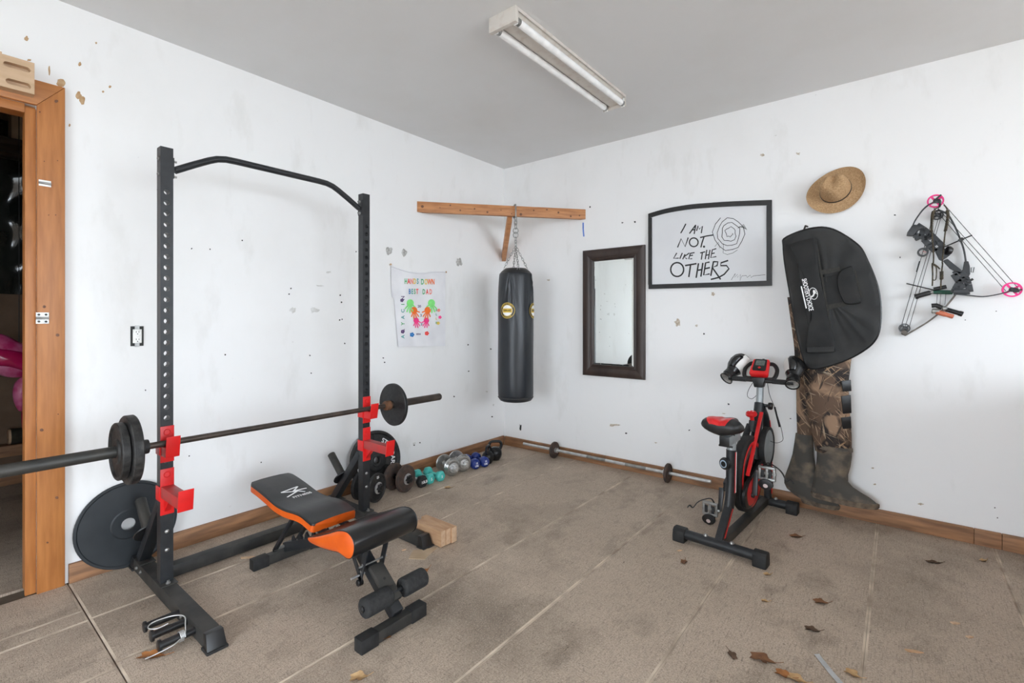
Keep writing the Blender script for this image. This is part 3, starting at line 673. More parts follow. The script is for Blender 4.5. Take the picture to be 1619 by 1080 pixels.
# ------------------------------------------------------------------ dumbbells along the left wall
def star_collar(m, c, d, r=.026, mt=0):
    _, a, u = frame(d); n = 36; R = [r*(1+.20*cos(6*2*pi*t/n)) for t in range(n)]
    m.loft([[c+d*h+a*(R[t]*k*cos(2*pi*t/n))+u*(R[t]*k*sin(2*pi*t/n)) for t in range(n)] for h, k in ((0, .95), (.002, 1), (.018, 1), (.022, .85))], m=mt)
def adj_db(p0, p1, sizes, label, mt_plate, mt_col, bar_mt, collar_mt, group, number=None, tip=.05):
    """p0 (wall side) -> p1 (room side): inner faces of the two plate packs; sizes = list of (radius, thickness) going outwards"""
    p0, p1 = V(p0), V(p1); d = (p1-p0).normalized()
    base = (p0+p1)/2; t = thing('dumbbell', label, 'dumbbell', (base.x, base.y, 0), group=group)
    tot = sum(s[1] for s in sizes)
    MB().cyl(p0-d*(tot+tip), p1+d*(tot+tip), .0125, n=16).build('bar', bar_mt, t, smooth=60)
    for p, s in ((p0, -1), (p1, 1)):
        MB().ringed(p-d*s*.012, d*s, [(.0127, 0), (.020, 0), (.020, .0115), (.0127, .0115)], n=20).build('inner_collar', collar_mt, t)
        q = V(p)
        for i, (r, th) in enumerate(sizes):
            plate('plate', q, d*s, r, th-.0005, .0128, mt_plate, None, parent=t, lip=.012, hub=.034, dish=.004, n=36); q = q+d*s*th
        MB().lathe(q, d*s, [(.013, 0), (.038, 0), (.040, .003), (.040, .007), (.030, .009), (.030, .010)], n=28).build('washer', mt_col, t)
        m = MB(); star_collar(m, q+d*s*.010, d*s); m.build('spin_collar', collar_mt, t)
        if number and s == 1:
            _, a, u = frame(d); a = V((0, 1, 0)); u = d.cross(a).normalized(); u = u if u.z > 0 else -u
            MB().text(number, .024, lambda x, y, h: q+a*x+u*(y+sizes[-1][0]*.72)+d*(-.003+h), bold=.0004).build('number', WHITEP, t, smooth=0)
    return t
adj_db((.185, -1.79, .100), (.285, -1.758, .100), [(.099, .026)], 'dumbbell with one numbered black plate per end and silver star collars', IRON, CHROME, IRON, BLACK, 'adjustable dumbbells', number='25', tip=.035)
adj_db((.200, -1.522, .099), (.290, -1.506, .099), [(.098, .015), (.096, .013)], 'dumbbell with rusty brown plates and long dark threaded bar', RUST, CHROME, IRON, BLACK, 'adjustable dumbbells', tip=.045)
chrome_pl = mat('chrome_plate', (.62, .62, .61), (.40, .40, .39), scale=30, rough=.28, metal=.9)
adj_db((.18, -1.00, .0725), (.295, -1.03, .0725), [(.072, .016), (.066, .012), (.06, .010)], 'chrome plated dumbbell beside the teal dumbbells', chrome_pl, CHROME, CHROME, CHROME, 'adjustable dumbbells', tip=.05)
adj_db((.175, -.855, .0725), (.29, -.897, .0725), [(.072, .016), (.066, .012), (.06, .010)], 'chrome plated dumbbell beside the blue dumbbells', chrome_pl, CHROME, CHROME, CHROME, 'adjustable dumbbells', tip=.05)

def head_db(p0, p1, r, hl, n, label, mt, group, hm=None, text=None, rot=0, round_=False):
    p0, p1 = V(p0), V(p1); d = (p1-p0).normalized(); base = (p0+p1)/2
    t = thing('dumbbell', label, 'dumbbell', (base.x, base.y, 0), group=group)
    a = V((0, 0, 1)).cross(d).normalized(); u = d.cross(a)
    for p, s in ((p0, -1), (p1, 1)):
        prof = [(.45, -hl/2), (.86, -hl*.42), (1, -hl*.25), (1, hl*.25), (.86, hl*.42), (.60, hl/2)]
        m = MB().loft([[p+d*(s*h)+a*(r*k*cos(2*pi*q/n+rot))+u*(r*k*sin(2*pi*q/n+rot)) for q in range(n)] for k, h in prof])
        hd = m.build('head', mt, t, smooth=50 if round_ else 25, bevel=0 if round_ else .002)
        if text and s == 1:
            MB().text(text[0], text[1], lambda x, y, h: p+a*x+u*y+d*(hl/2+h), bold=.0004).build('lettering', WHITEP, hd, smooth=0)
    MB().cyl(p0, p1, r*.36, n=16).build('handle', hm or mt, t, smooth=60)
    return t
h6 = pi/6*0
head_db((.17, -1.3575, .0413), (.310, -1.3545, .0413), .0475, .056, 6, 'black rubber hex dumbbell with white weight lettering on its end', RUBBER, 'small fixed dumbbells', hm=CHROME, text=('10LB', .030), rot=0)
head_db((.145, -1.262, .037), (.300, -1.268, .037), .0425, .050, 6, 'teal hex dumbbell touching the black hex dumbbell', TEAL, 'small fixed dumbbells', text=('5', .03))
head_db((.165, -1.165, .037), (.318, -1.175, .037), .0425, .050, 6, 'teal hex dumbbell further from the black hex dumbbell', TEAL, 'small fixed dumbbells', text=('5', .03))
head_db((.18, -.732, .043), (.325, -.782, .043), .043, .070, 20, 'blue rounded dumbbell touching the chrome dumbbell', BLUE, 'small fixed dumbbells', text=('15\nLBS', .022), round_=True)
head_db((.20, -.634, .043), (.345, -.688, .043), .043, .070, 20, 'blue rounded dumbbell nearest the kettlebells', BLUE, 'small fixed dumbbells', text=('15\nLBS', .022), round_=True)
def kettlebell(x, y, R, label, ang):
    t = thing('kettlebell', label, 'kettlebell', (x, y, 0), group='kettlebells by the corner')
    mt = mat('glossy_black_iron', (.018, .018, .019), (.03, .03, .03), scale=20, rough=.3, metal=.3)
    MB().lathe((x, y, 0), (0, 0, 1), [(R*.6, 0), (R*.62, .003), (R*.93, R*.5), (R, R*.9), (R*.93, R*1.35), (R*.70, R*1.7), (R*.45, R*1.85), (.0, R*1.87)], n=28).build('bell', mt, t, smooth=60)
    a = V((cos(ang), sin(ang), 0)); z = V((0, 0, 1)); o = V((x, y, R*1.4))
    MB().tube(cr([o-a*R*.62, o-a*R*.86+z*R*.5, o-a*R*.88+z*R*.95, o-a*R*.55+z*R*1.28, o+a*R*.55+z*R*1.28, o+a*R*.88+z*R*.95, o+a*R*.86+z*R*.5, o+a*R*.62], 5), R*.21, n=12).build('handle', mt, t, smooth=70)
kettlebell(.300, -.588, .055, 'smaller black kettlebell touching the blue dumbbells', radians(115))
kettlebell(.285, -.470, .061, 'larger black kettlebell nearest the room corner', radians(50))

# ------------------------------------------------------------------ chrome bar lying along the right wall
t = thing('barbell', 'slim chrome barbell with two small plates lying along the right wall', 'barbell', (1.2, -.07, 0))
by, bz = -.100, .076
bd = (RW(1130, 767, -by)-RW(833, 704, -by)); 
A = V((.325, by, bz)); B = V((2.06, by, bz))
MB().cyl(A, B, .0128, n=16).build('bar', CHROME, t, smooth=60)
for x, s in ((.690, -1), (1.725, 1)):
    plate('plate', (x, by, bz), (s, 0, 0), .074, .022, .013, RUST, None, parent=t, lip=.010, hub=.03, dish=.005, n=36)
    MB().ringed((x-s*.026, by, bz), (s, 0, 0), [(.013, 0), (.022, 0), (.022, .025), (.013, .025)], n=18).build('collar', CHROME, t)
for x in (1.02, 1.38): MB().ringed((x, by, bz), (1, 0, 0), [(.0128, 0), (.0134, 0), (.0134, .18), (.0128, .18)], n=16).build('knurling', ZINC, t)

# ------------------------------------------------------------------ cut lumber and cardboard beside the right foot of the rack
cbx = FL(664, 878).x
for k, (x0, y0, x1, y1, h) in enumerate(((.93, -1.940, 1.150, -1.905, .088), (.93, -1.904, 1.152, -1.868, .088), (.90, -1.867, 1.160, -1.828, .086))):
    nm = ['nearest the rack foot', 'in the middle of the three', 'furthest from the rack foot'][k]
    m = MB().box((x0, y0, .004), (x1, y1, .004+h)); m.m[3] = 1; m.m[5] = 1
    m.build('lumber_offcut', [RAWW, ENDG], bevel=.0015, label='pale lumber offcut beside the rack, '+nm, cat='wood block', group='lumber offcuts beside the rack')
P = [FL(646, 884), FL(653, 871), FL(692, 866), FL(676, 880), FL(672, 885)]
MB().prism(P, (0, 0, .003)).build('cardboard_scrap', CARD, label='torn flat piece of brown cardboard under the lumber offcuts', cat='cardboard')
# ================================================================== weight bench
bench = thing('weight_bench', 'folding weight bench with black and orange pads and foam leg rollers', 'weight bench', (1.05, -2.54, 0))
def pad(prof, y0, y1, th, nm, top, side, rnd=.03, parent=bench):
    """prof: (x, z) of the top line; a padded slab with a coloured side band"""
    P = cr([V((x, 0, z)) for x, z in prof], 5); n = len(P); m = MB()
    secs = []
    w = (y1-y0)/2; yc = (y0+y1)/2
    for i, p in enumerate(P):
        e = min(i, n-1-i); k = 1.0 if e > 1 else (.96 if e == 1 else .90)
        d = (P[min(i+1, n-1)]-P[max(i-1, 0)]).normalized(); nn = V((-d.z, 0, d.x))
        o = V((p.x, yc, p.z))
        sec = []
        for (a, h) in ((-1, -th), (-1, -.010), (-.985, -.003), (-.95, .0), (-.5, .004), (0, .005), (.5, .004), (.95, 0), (.985, -.003), (1, -.010), (1, -th)):
            q = o+V((0, a*w*k, 0))+nn*h
            sec.append(q)
        secs.append(sec)
    ns = len(secs[0])
    for i in range(n-1):
        for j in range(ns):
            u = (j+1) % ns; mt = 1 if j in (0, 9) else (2 if j == 10 else 0)
            m.add([secs[i][j], secs[i][u], secs[i+1][u], secs[i+1][j]], [(0, 1, 2, 3)], mt)
    for sct in (secs[0], secs[-1]): m.add(sct, [tuple(range(ns))], 1)
    bm = MB(); bm.v, bm.f, bm.m = m.v, m.f, m.m
    o = bm.build(nm, [top, side, VINYL], parent, smooth=50)
    return o, P
def weld(o, d=.0004):
    bm = bmesh.new(); bm.from_mesh(o.data); bmesh.ops.remove_doubles(bm, verts=bm.verts, dist=d); bmesh.ops.recalc_face_normals(bm, faces=bm.faces)
    bm.to_mesh(o.data); bm.free()
    o.data.polygons.foreach_set('use_smooth', [True]*len(o.data.polygons)); o.data.set_sharp_from_angle(angle=radians(50))
YA, YB = -2.645, -2.415
bprof = [(.405, .394), (.50, .384), (.60, .369), (.70, .352), (.80, .350), (.90, .360), (.96, .360), (1.02, .350), (1.062, .343)]
bk, BP = pad(bprof, YA, YB, .042, 'backrest', VINYL, ORANGE); weld(bk)
# welt between the black top and the orange side
for y in (YA, YB): MB().tube([V((p.x, y, p.z-.009)) for p in BP[2:-2]], .0028, n=6).build('piping', BLACK, bk)
# printed mark
def onpad(x, y, h):
    # local x: towards the room (+y), local y: towards the rear of the bench
    X = .66-y*.98; P = BP
    for i in range(len(P)-1):
        if P[i].x <= X <= P[i+1].x:
            k = (X-P[i].x)/(P[i+1].x-P[i].x); z = P[i].z+(P[i+1].z-P[i].z)*k; break
    else: z = .36
    return V((X, -2.52+x, z+.0062))
MB().text('FITNESS', .030, lambda x, y, h: onpad(x+.014, y-.047, h), bold=.001, sx=.95).build('lettering', WHITEP, bk, smooth=0)
m = MB()
for s in ([(.036, .048), (-.052, .034)], [(-.052, .034), (.012, .006)], [(.012, .006), (-.05, -.022)], [(.036, .048), (-.002, .015)], [(.0, .018), (.062, .01)], [(.004, .02), (.04, -.018)]):
    m.ribbon([(s[0][0]*1.1, s[0][1]*1.1), (s[1][0]*1.1, s[1][1]*1.1)], .009, onpad)
m.build('logo', WHITEP, bk, smooth=0)
# seat pad: wedge with a rolled front edge, orange ends
sp = [(1.066, .296), (1.13, .318), (1.23, .358), (1.31, .393), (1.365, .406), (1.40, .402), (1.424, .384), (1.432, .358), (1.424, .328), (1.404, .306), (1.378, .300), (1.35, .303), (1.32, .306), (1.26, .296), (1.18, .285), (1.08, .282)]
loop = cr([V((x, 0, z)) for x, z in sp], 4, True); c = sum(loop, V())/len(loop)
Y0, Y1 = -2.675, -2.345
m = MB(); rings = []
for y, k in ((Y0+.003, .975), (Y0+.012, 1), (Y1-.012, 1), (Y1-.003, .975)): rings.append([V((c.x+(p.x-c.x)*k, y, c.z+(p.z-c.z)*k)) for p in loop])
m.loft(rings, False)
st = m.build('seat', VINYLG, bench, smooth=50)
for y, s in ((Y0, -1), (Y1, 1)):
    MB().dome([[V((c.x+(p.x-c.x)*k, y-s*h, c.z+(p.z-c.z)*k)) for p in loop] for k, h in ((.975, .003), (.95, 0), (.6, -.006))]).build('end_panel', ORANGE, st, smooth=50)
    MB().tube([V((c.x+(p.x-c.x)*.985, y-s*.004, c.z+(p.z-c.z)*.985)) for p in loop], .0028, n=6, closed=True).build('piping', BLACK, st)
# frame
def sleeve_foot(x, ya, yb, nm):
    f = MB().box((x-.022, ya, .004), (x+.022, yb, .05)).build(nm, STEELD, bench, bevel=.003)
    for y0, y1 in ((ya-.004, ya+.075), (yb-.075, yb+.004)): MB().box((x-.025, y0, 0), (x+.025, y1, .054)).build('foot_cap', RUBBER, f, bevel=.003)
sleeve_foot(.575, -2.70, -2.325, 'rear_foot'); sleeve_foot(1.525, -2.715, -2.40, 'front_foot')
yc = -2.525
spn = MB().bar((.585, yc, .062), (1.20, yc, .288), .045, .05).build('spine', STEEL, bench, bevel=.003)
d = (V((1.20, yc, .288))-V((.585, yc, .062))).normalized(); up = V((-d.z, 0, d.x))
for k in range(7):
    q = V((.585, yc, .062))+d*(.10+.07*k)+up*.025
    for y in (-.019, .019): MB().add([q+V((0, y-.002, 0)), q+d*.048+V((0, y-.002, 0)), q+d*.030+up*.028+V((0, y-.002, 0)), q+d*.012+up*.022+V((0, y-.002, 0)), q+V((0, y+.002, 0)), q+d*.048+V((0, y+.002, 0)), q+d*.030+up*.028+V((0, y+.002, 0)), q+d*.012+up*.022+V((0, y+.002, 0))],
             [(0,3,2,1),(4,5,6,7),(0,1,5,4),(1,2,6,5),(2,3,7,6),(3,0,4,7)]).build('ladder_tooth', STEEL, spn)
for y in (-2.590, -2.478):
    MB().bar((.805, y, .316), (.580, y, .060), .016, .020, up=(0, 1, 0)).build('back_strut', STEEL, bench, bevel=.002)
    MB().bar((.50, y, .340), (1.10, y, .288), .025, .022).build('back_rail', STEEL, bench, bevel=.002)
MB().cyl((.592, -2.60, .072), (.592, -2.465, .072), .008, n=12).build('strut_rod', ZINC, bench)
MB().bar((1.11, -2.525, .276), (1.34, -2.525, .296), .15, .012).build('seat_plate', STEEL, bench, bevel=.002)
# front leg: wide flat tube leaning forward, with side hangers
l0, l1 = V((1.20, yc, .285)), V((1.512, yc, .052))
MB().bar(l0, l1, .046, .05).build('front_leg', STEEL, bench, bevel=.003)
ld = (l1-l0).normalized(); lu = V((-ld.z, 0, ld.x))*-1 if False else V((ld.z*-1, 0, ld.x))
MB().bar(l0+ld*.175+lu*.036, l0+ld*.350+lu*.036, .066, .022, up=(0, 0, 1)).build('leg_plate', STEELD, bench, bevel=.004)
MB().cyl(l0+ld*.250+lu*.046, l0+ld*.250+lu*.0485, .006, n=12).build('bolt_hole', SLOT, bench)
for y, zb_ in ((-2.572, .148), (-2.470, .140)):
    top = V((1.372, y, .312)); bot = V((1.318, y, zb_))
    MB().bar(top, bot, .006, .026, up=(1, 0, 0)).build('hanger', STEEL, bench, bevel=.001)
    MB().lathe(bot+V((0, -.012, -.010)), (0, 1, 0), [(.012, 0), (.014, .002), (.014, .022), (.012, .024)], n=14).build('knob', BLACK, bench)
    for k in (.55, .75): 
        q = top+(bot-top)*k; MB().cyl(q+V((0, -.0045, 0)), q+V((0, .0045, 0)), .005, n=10).build('rivet', ZINC, bench)
MB().bar((1.235, -2.572, .290), (1.330, -2.572, .150), .006, .02, up=(1, 0, 0)).build('hanger_strut', STEEL, bench)
MB().cyl((1.340, -2.59, .215), (1.340, -2.45, .215), .004, n=8).build('pull_pin', ZINC, bench)
MB().cyl((1.318, -2.615, .170), (1.318, -2.50, .170), .005, n=8).build('pull_pin', CHROME, bench)
# foam rollers
rc = V((1.478, 0, .126))
MB().cyl((rc.x, -2.672, rc.z), (rc.x, -2.340, rc.z), .0105, n=14).build('roller_bar', STEEL, bench)
MB().bar(l0+ld*.27+lu*.03, V((rc.x, yc, rc.z-.002)), .05, .028).build('roller_bracket', STEELD, bench, bevel=.002)
for a, b in ((-2.665, -2.535), (-2.475, -2.350)):
    r = MB().lathe((rc.x, a, rc.z), (0, 1, 0), [(.014, 0), (.034, .001), (.039, .006), (.040, .014), (.040, b-a-.014), (.039, b-a-.006), (.034, b-a-.001), (.014, b-a)], n=26).build('foam_roller', FOAM, bench, smooth=50)
    for y, s in ((a, -1), (b, 1)): MB().lathe((rc.x, y, rc.z), (0, s, 0), [(.013, 0), (.013, .006), (.006, .010), (0, .011)], n=14).build('roller_cap', BLACK, r)

# ================================================================== spin bike, facing the right wall
BR = math.atan2(-(2.425-2.367), .865)
bike = thing('spin_bike', 'black and red spin bike with red console facing the right wall', 'exercise bike', (2.367, -1.02, 0), BR)
MX = Matrix.Translation(V((2.367, -1.02, 0))) @ Matrix.Rotation(BR, 4, 'Z')
def K(x, s, z): return MX @ V((x, s, z))          # bike coordinates: x to its right, s forward, z up
def foot(s, x0, x1, nm):
    f = MB().cyl(K(x0, s, .042), K(x1, s, .042), .027, n=20).build(nm, STEEL, bike, smooth=50)
    for a, b in ((x0-.012, x0+.055), (x1-.055, x1+.012)):
        P = lambda q, k: [K(q, s+dx*k, z) for dx, z in ((-.038, .0), (.038, .0), (.040, .03), (.034, .062), (.02, .074), (-.02, .074), (-.034, .062), (-.040, .03))]
        MB().loft([P(a, .9), P(a+.008, 1), P(b-.008, 1), P(b, .92)]).build('foot_cap', RUBBER, f, bevel=.002)
    for x in (-.07, .07): MB().lathe(K(x, s, .067), (0, 0, 1), [(.012, 0), (.012, .005), (.007, .012), (0, .014)], n=10).build('dome_nut', ZINC, f)
foot(0, -.235, .235, 'rear_foot'); foot(.868, -.205, .19, 'front_foot')
def tb(path, w, h, nm, mt, bv=.008, up=V((0, 0, 1)), parent=bike):
    return MB().bar(K(*path[0]), K(*path[1]), w, h, up=MX.to_3x3() @ V(up)).build(nm, mt, parent, bevel=bv)
tb([(.01, .01, .048), (.01, .85, .048)], .045, .045, 'floor_beam', STEELD)
# rear stay up to the seat tube
lo = tb([(0, .005, .045), (0, .17, .205)], .042, .05, 'rear_stay', GREYST if False else STEEL, up=(0, 1, 0))
tb([(.0225, .02, .055), (.0225, .165, .195)], .002, .012, 'red_stripe', REDD, bv=0, up=(0, 1, 0))
stube = MB().tube([K(0, .165, .195), K(0, .185, .25), K(0, .20, .33), K(0, .205, .52)], .027, n=18, flat=1.15).build('seat_tube', STEEL, bike, smooth=60)
tb([(.0275, .195, .28), (.0275, .207, .51)], .002, .010, 'white_stripe', WHITEP, bv=0, up=(0, 1, 0))
tb([(.0268, .185, .28), (.0268, .197, .51)], .002, .008, 'red_stripe', REDD, bv=0, up=(0, 1, 0))
kb = MB().lathe(K(-.01, .182, .445), MX.to_3x3() @ V((-.35, -1, 0)), [(.012, 0), (.012, .012), (.034, .015), (.036, .024), (.033, .034), (.020, .037), (0, .037)], n=24).build('adjust_knob', BLACK, bike)
MB().ringed(K(-.0235, .1435, .445), MX.to_3x3() @ V((-.35, -1, 0)), [(.016, 0), (.022, 0), (.022, .001), (.016, .001)], n=24).build('knob_ring', mat('pale_blue_print', (.35, .45, .55), rough=.5), kb)
# seat post, slider and saddle
MB().cyl(K(0, .204, .50), K(0, .212, .575), .025, n=20).build('seat_post', GREYST, bike, smooth=60)
sl = tb([(0, .095, .588), (0, .285, .592)], .052, .052, 'seat_slider', GREYST, bv=.003)
tb([(0, .088, .588), (0, .0955, .588)], .054, .054, 'slider_cap', BLACK, bv=.002)
MB().lathe(K(0, .15, .618), (0, 0, 1), [(.018, -.01), (.018, .004), (.012, .006), (.012, .014)], n=14).build('slider_clamp', ZINC, bike)
tb([(-.04, .12, .556), (.035, .12, .556)], .012, .010, 'slider_lever', BLACK, bv=.002)
rails = MB()
for x in (-.022, .022): rails.tube(cr([K(x*1.6, .055, .648), K(x, .10, .636), K(x, .19, .634), K(x*.6, .25, .652)], 5), .0045, n=8)
rails.build('saddle_rails', BLACK, bike)
for x in (-.05, .05):
    pth = []
    for k in range(43): a = 2*pi*k/10.5; pth.append(K(x+.011*cos(a), .07+.011*sin(a), .635+.022*k/42))
    MB().tube(pth, .0028, n=6).build('saddle_spring', BLACK, bike)
MB().cyl(K(-.03, .15, .632), K(.03, .15, .632), .014, n=14).build('saddle_clamp', BLACK, bike)
prof = [(-.008, .072, .020), (.0, .092, .038), (.02, .106, .050), (.05, .113, .055), (.09, .107, .053), (.13, .086, .048), (.17, .056, .043), (.21, .036, .036), (.25, .028, .028), (.27, .018, .014)]
rings = []
for s, w, h in prof:
    ring = []
    for q in range(20):
        a = 2*pi*q/20; x = w*cos(a); zz = h*sin(a) if sin(a) > 0 else h*.80*sin(a)
        zz -= .010*math.exp(-(x/.02)**2)*(1 if sin(a) > 0 else 0)*(1 if s > .0 and s < .2 else .3)
        ring.append(K(x, s+.005, .672+zz+(.012 if s < .06 else 0)*(abs(x)/.1)))
    rings.append(ring)
sd = MB().loft(rings).build('saddle', VINYL, bike, smooth=60)
def sad(s, w, h, a, o):
    x = w*cos(a); zz = h*sin(a) if sin(a) > 0 else h*.62*sin(a)
    zz -= .010*math.exp(-(x/.02)**2)*(1 if sin(a) > 0 else 0)*(1 if s > .0 and s < .2 else .3)
    return K(x*(1+o/.1), s+.005-(o if s < .03 else 0), .672+zz+o+(.012 if s < .06 else 0)*(abs(x)/.1))
AA = [radians(62+6.4*q) for q in range(12)]; n = 12
rr = [[sad(s, w, h, a, .0022) for a in AA] for s, w, h in prof[0:6]]
mm = MB(); mm.add([p for r in rr for p in r], [(i*n+j, i*n+j+1, (i+1)*n+j+1, (i+1)*n+j) for i in range(len(rr)-1) for j in range(n-1)])
mm.build('red_panel', REDD, sd, smooth=60)
# front frame: head tube, curved fork, main diagonal with red stripes
hd = MB().tube([K(.005, .60, .38), K(.005, .675, .56), K(.005, .735, .72)], .03, n=16, flat=1.2).build('head_tube', STEEL, bike, smooth=60)
MB().tube(cr([K(.02, .73, .69), K(.022, .80, .62), K(.022, .845, .50), K(.022, .862, .30), K(.02, .868, .05)], 6), .024, n=16).build('front_fork', STEEL, bike, smooth=60)
MB().tube(cr([K(.045, .815, .60), K(.046, .855, .48), K(.045, .866, .30), K(.043, .868, .10)], 6), .0045, n=8).build('red_stripe', REDD, bike, smooth=60)
MB().bar(K(.043, .36, .34), K(.030, .69, .67), .012, .022, up=MX.to_3x3() @ V((1, 0, 0))).build('red_tube', REDD, bike, bevel=.004)
tb([(-.035, .215, .30), (-.05, .43, .36)], .03, .04, 'lower_tube', STEEL)
tb([(-.05, .40, .345), (-.03, .645, .585)], .030, .045, 'down_tube', STEEL, up=(0, 1, 0))
# bottle cage
bc = MB()
for k in (0, .05, .10): bc.tube([K(-.045, .50, .42)+V((0, 0, k))+MX.to_3x3() @ V((.030*cos(a), .030*sin(a)+k*.45, 0)) for a in [2*pi*q/16 for q in range(16)]], .003, n=6, closed=True)
for a in (0, 2.1, 4.2): bc.bar(K(-.045+.03*cos(a), .50+.03*sin(a), .42), K(-.045+.03*cos(a), .545+.03*sin(a), .52), .006, .004)
bc.build('bottle_cage', GREYST, bike)
# flywheel with black tyre and red rim, belt guard, second wheel in front
wc = (.0, .47, .265)
def wheel(cx, cs, cz, R, w, nm):
    ax_ = MX.to_3x3() @ V((1, 0, 0)); o = K(cx, cs, cz)
    tyre = MB().ringed(o-ax_*(w/2), ax_, [(R-.035, 0), (R-.01, 0), (R, .010), (R, w-.010), (R-.01, w), (R-.035, w)], n=48).build(nm, RUBBER, bike, smooth=40)
    for s in (-1, 1):
        MB().ringed(o+ax_*(s*w/2), ax_*s, [(R-.052, -.004), (R-.036, -.002), (R-.032, .003), (R-.036, .005), (R-.052, .002)], n=48).build('rim', REDD, tyre, smooth=40)
    MB().lathe(o-ax_*(w*.32), ax_, [(.02, 0), (R-.052, 0), (R-.052, w*.64), (.02, w*.64)], n=48).build('disc', IRON, tyre)
    for s in (-1, 1):
        MB().ringed(o+ax_*(s*w*.325), ax_*s, [(R*.55, 0), (R*.72, 0), (R*.72, .002), (R*.55, .002)], n=48).build('chrome_ring', ZINC, tyre)
        MB().lathe(o+ax_*(s*w*.32), ax_*s, [(.045, 0), (.045, .012), (.02, .02), (.012, .03), (0, .031)], n=20).build('hub', BLACK, tyre)
    return tyre
wheel(.0, .50, .315, .232, .060, 'flywheel')
ax_ = MX.to_3x3() @ V((1, 0, 0))
MB().lathe(K(.036, .735, .44), ax_, [(.02, 0), (.11, 0), (.122, .006), (.122, .020), (.11, .026), (.02, .026)], n=44).build('belt_wheel', GREYST, bike, smooth=40)
MB().ringed(K(.034, .735, .44), ax_, [(.112, 0), (.13, .0), (.13, .030), (.112, .030)], n=44).build('belt_rim', RUBBER, bike, smooth=40)
# red and black belt guard on the right side
g = [(.27, .24), (.31, .30), (.40, .33), (.50, .36), (.60, .38), (.66, .34), (.64, .26), (.55, .20), (.42, .15), (.31, .16)]
G = cr([K(.038, s, z) for s, z in g], 4, True); gv = ax_*.016; c = sum(G, V())/len(G)
gd = MB().dome([G, [p+gv for p in G], [c+(p-c)*.85+gv*1.3 for p in G], [c+(p-c)*.3+gv*1.3 for p in G]]).build('belt_guard', BLACK, bike, smooth=50)
MB().dome([[c+(p-c)*.86+gv*1.32 for p in G], [c+(p-c)*.62+gv*1.5 for p in G], [c+(p-c)*.35+gv*1.5 for p in G]]).build('guard_panel', REDD, gd, smooth=50)
# cranks and pedals
BS, BZ_ = .375, .228
MB().cyl(K(-.10, BS, BZ_), K(.075, BS, BZ_), .016, n=16).build('crank_axle', IRON, bike)
def crank(x, ang, nm):
    o = K(x, BS, BZ_); e = K(x, BS+.14*cos(ang), BZ_+.14*sin(ang))
    c_ = MB().bar(o, e, .018, .030, up=ax_, w1=.014, h1=.022).build('crank_arm', BLACK, bike, bevel=.003)
    sgn = 1 if x > 0 else -1
    # pedal body, clip and strap: cage hanging on the spindle
    s0, z0 = BS+.14*cos(ang), BZ_+.14*sin(ang)
    pd = MB(); bk_ = MX.to_3x3() @ V((0, -1, 0))
    for dz in (-.034, .034): pd.bar(K(x+sgn*.014, s0, z0+dz), K(x+sgn*.104, s0, z0+dz), .026, .013, up=(0, 0, 1))
    for k in (.020, .059, .098): pd.bar(K(x+sgn*k, s0, z0-.034), K(x+sgn*k, s0, z0+.034), .014, .024, up=bk_)
    pd.cyl(K(x, s0, z0), K(x+sgn*.108, s0, z0), .011, n=12)
    po = pd.build('pedal', ZINC, bike, bevel=.0015)
    for k in (.038, .080): MB().bar(K(x+sgn*k, s0-.014, z0+.022), K(x+sgn*k, s0-.014, z0-.022), .016, .006, up=bk_).build('tread', STEEL, po)
    MB().tube(cr([K(x+sgn*.03, s0, z0-.036), K(x+sgn*.032, s0-.022, z0-.070), K(x+sgn*.059, s0-.028, z0-.088), K(x+sgn*.088, s0-.022, z0-.070), K(x+sgn*.09, s0, z0-.036)], 5), .0035, n=6).build('toe_clip', BLACK, po)
    MB().tube(cr([K(x+sgn*.03, s0, z0+.03), K(x+sgn*.06, s0+.015, z0+.058), K(x+sgn*.11, s0+.01, z0+.040), K(x+sgn*.14, s0, z0+.018), K(x+sgn*.165, s0-.01, z0-.018), K(x+sgn*.185, s0-.01, z0-.008), K(x+sgn*.20, s0-.01, z0-.026)], 5), .006, n=6, flat=.45).build('toe_strap', BLACK, po)
    L = [K(x+sgn*.059+.040*cos(q), s0-.018, z0-.058+.030*sin(q)) for q in [2*pi*j/18 for j in range(18)]]
    MB().prism(L, (MX.to_3x3() @ V((0, -.016, 0)))).build('counterweight', BLACK, po, bevel=.002)
    MB().disc2((0, 0), .013, .011, lambda a, b, h: K(x+sgn*.059+a, s0-.0345, z0-.066+b), n=14).build('reflector', mat('pale_reflector', (.6, .5, .48), rough=.3), po)
crank(.078, radians(78), 'r'); crank(-.112, radians(78+180), 'l')
# resistance knob, handlebar post and bars
MB().lathe(K(-.01, .635, .605), MX.to_3x3() @ V((0, -.35, 1)), [(.013, 0), (.013, .045), (.018, .046), (.018, .052), (.032, .056), (.034, .064), (.030, .074), (.02, .079), (0, .08)], n=24).build('resistance_knob', [REDD][0], bike, smooth=40)
MB().tube([K(-.01, .62, .55), K(-.01, .635, .62)], .020, n=14).build('knob_sleeve', STEEL, bike)
MB().text('+ -', .03, lambda x, y, h: K(-.01+x, .607+y*.94, .686+y*.35), bold=.001).build('knob_mark', WHITEP, bike, smooth=0)
MB().tube([K(.005, .735, .70), K(.005, .755, .86)], .0215, n=18).build('handlebar_post', GREYST, bike, smooth=60)
MB().lathe(K(.045, .74, .708), ax_, [(.010, -.03), (.010, .012), (.022, .014), (.024, .03), (.02, .036)], n=14).build('post_knob', BLACK, bike)
HZ, HS = .872, .725
MB().cyl(K(-.185, HS, HZ), K(.205, HS, HZ), .0145, n=16).build('handlebar', BLACK, bike, smooth=60)
for a, b in ((-.165, -.075), (.085, .185)): MB().cyl(K(a, HS, HZ), K(b, HS, HZ), .0165, n=16).build('grip', FOAM, bike, smooth=60)
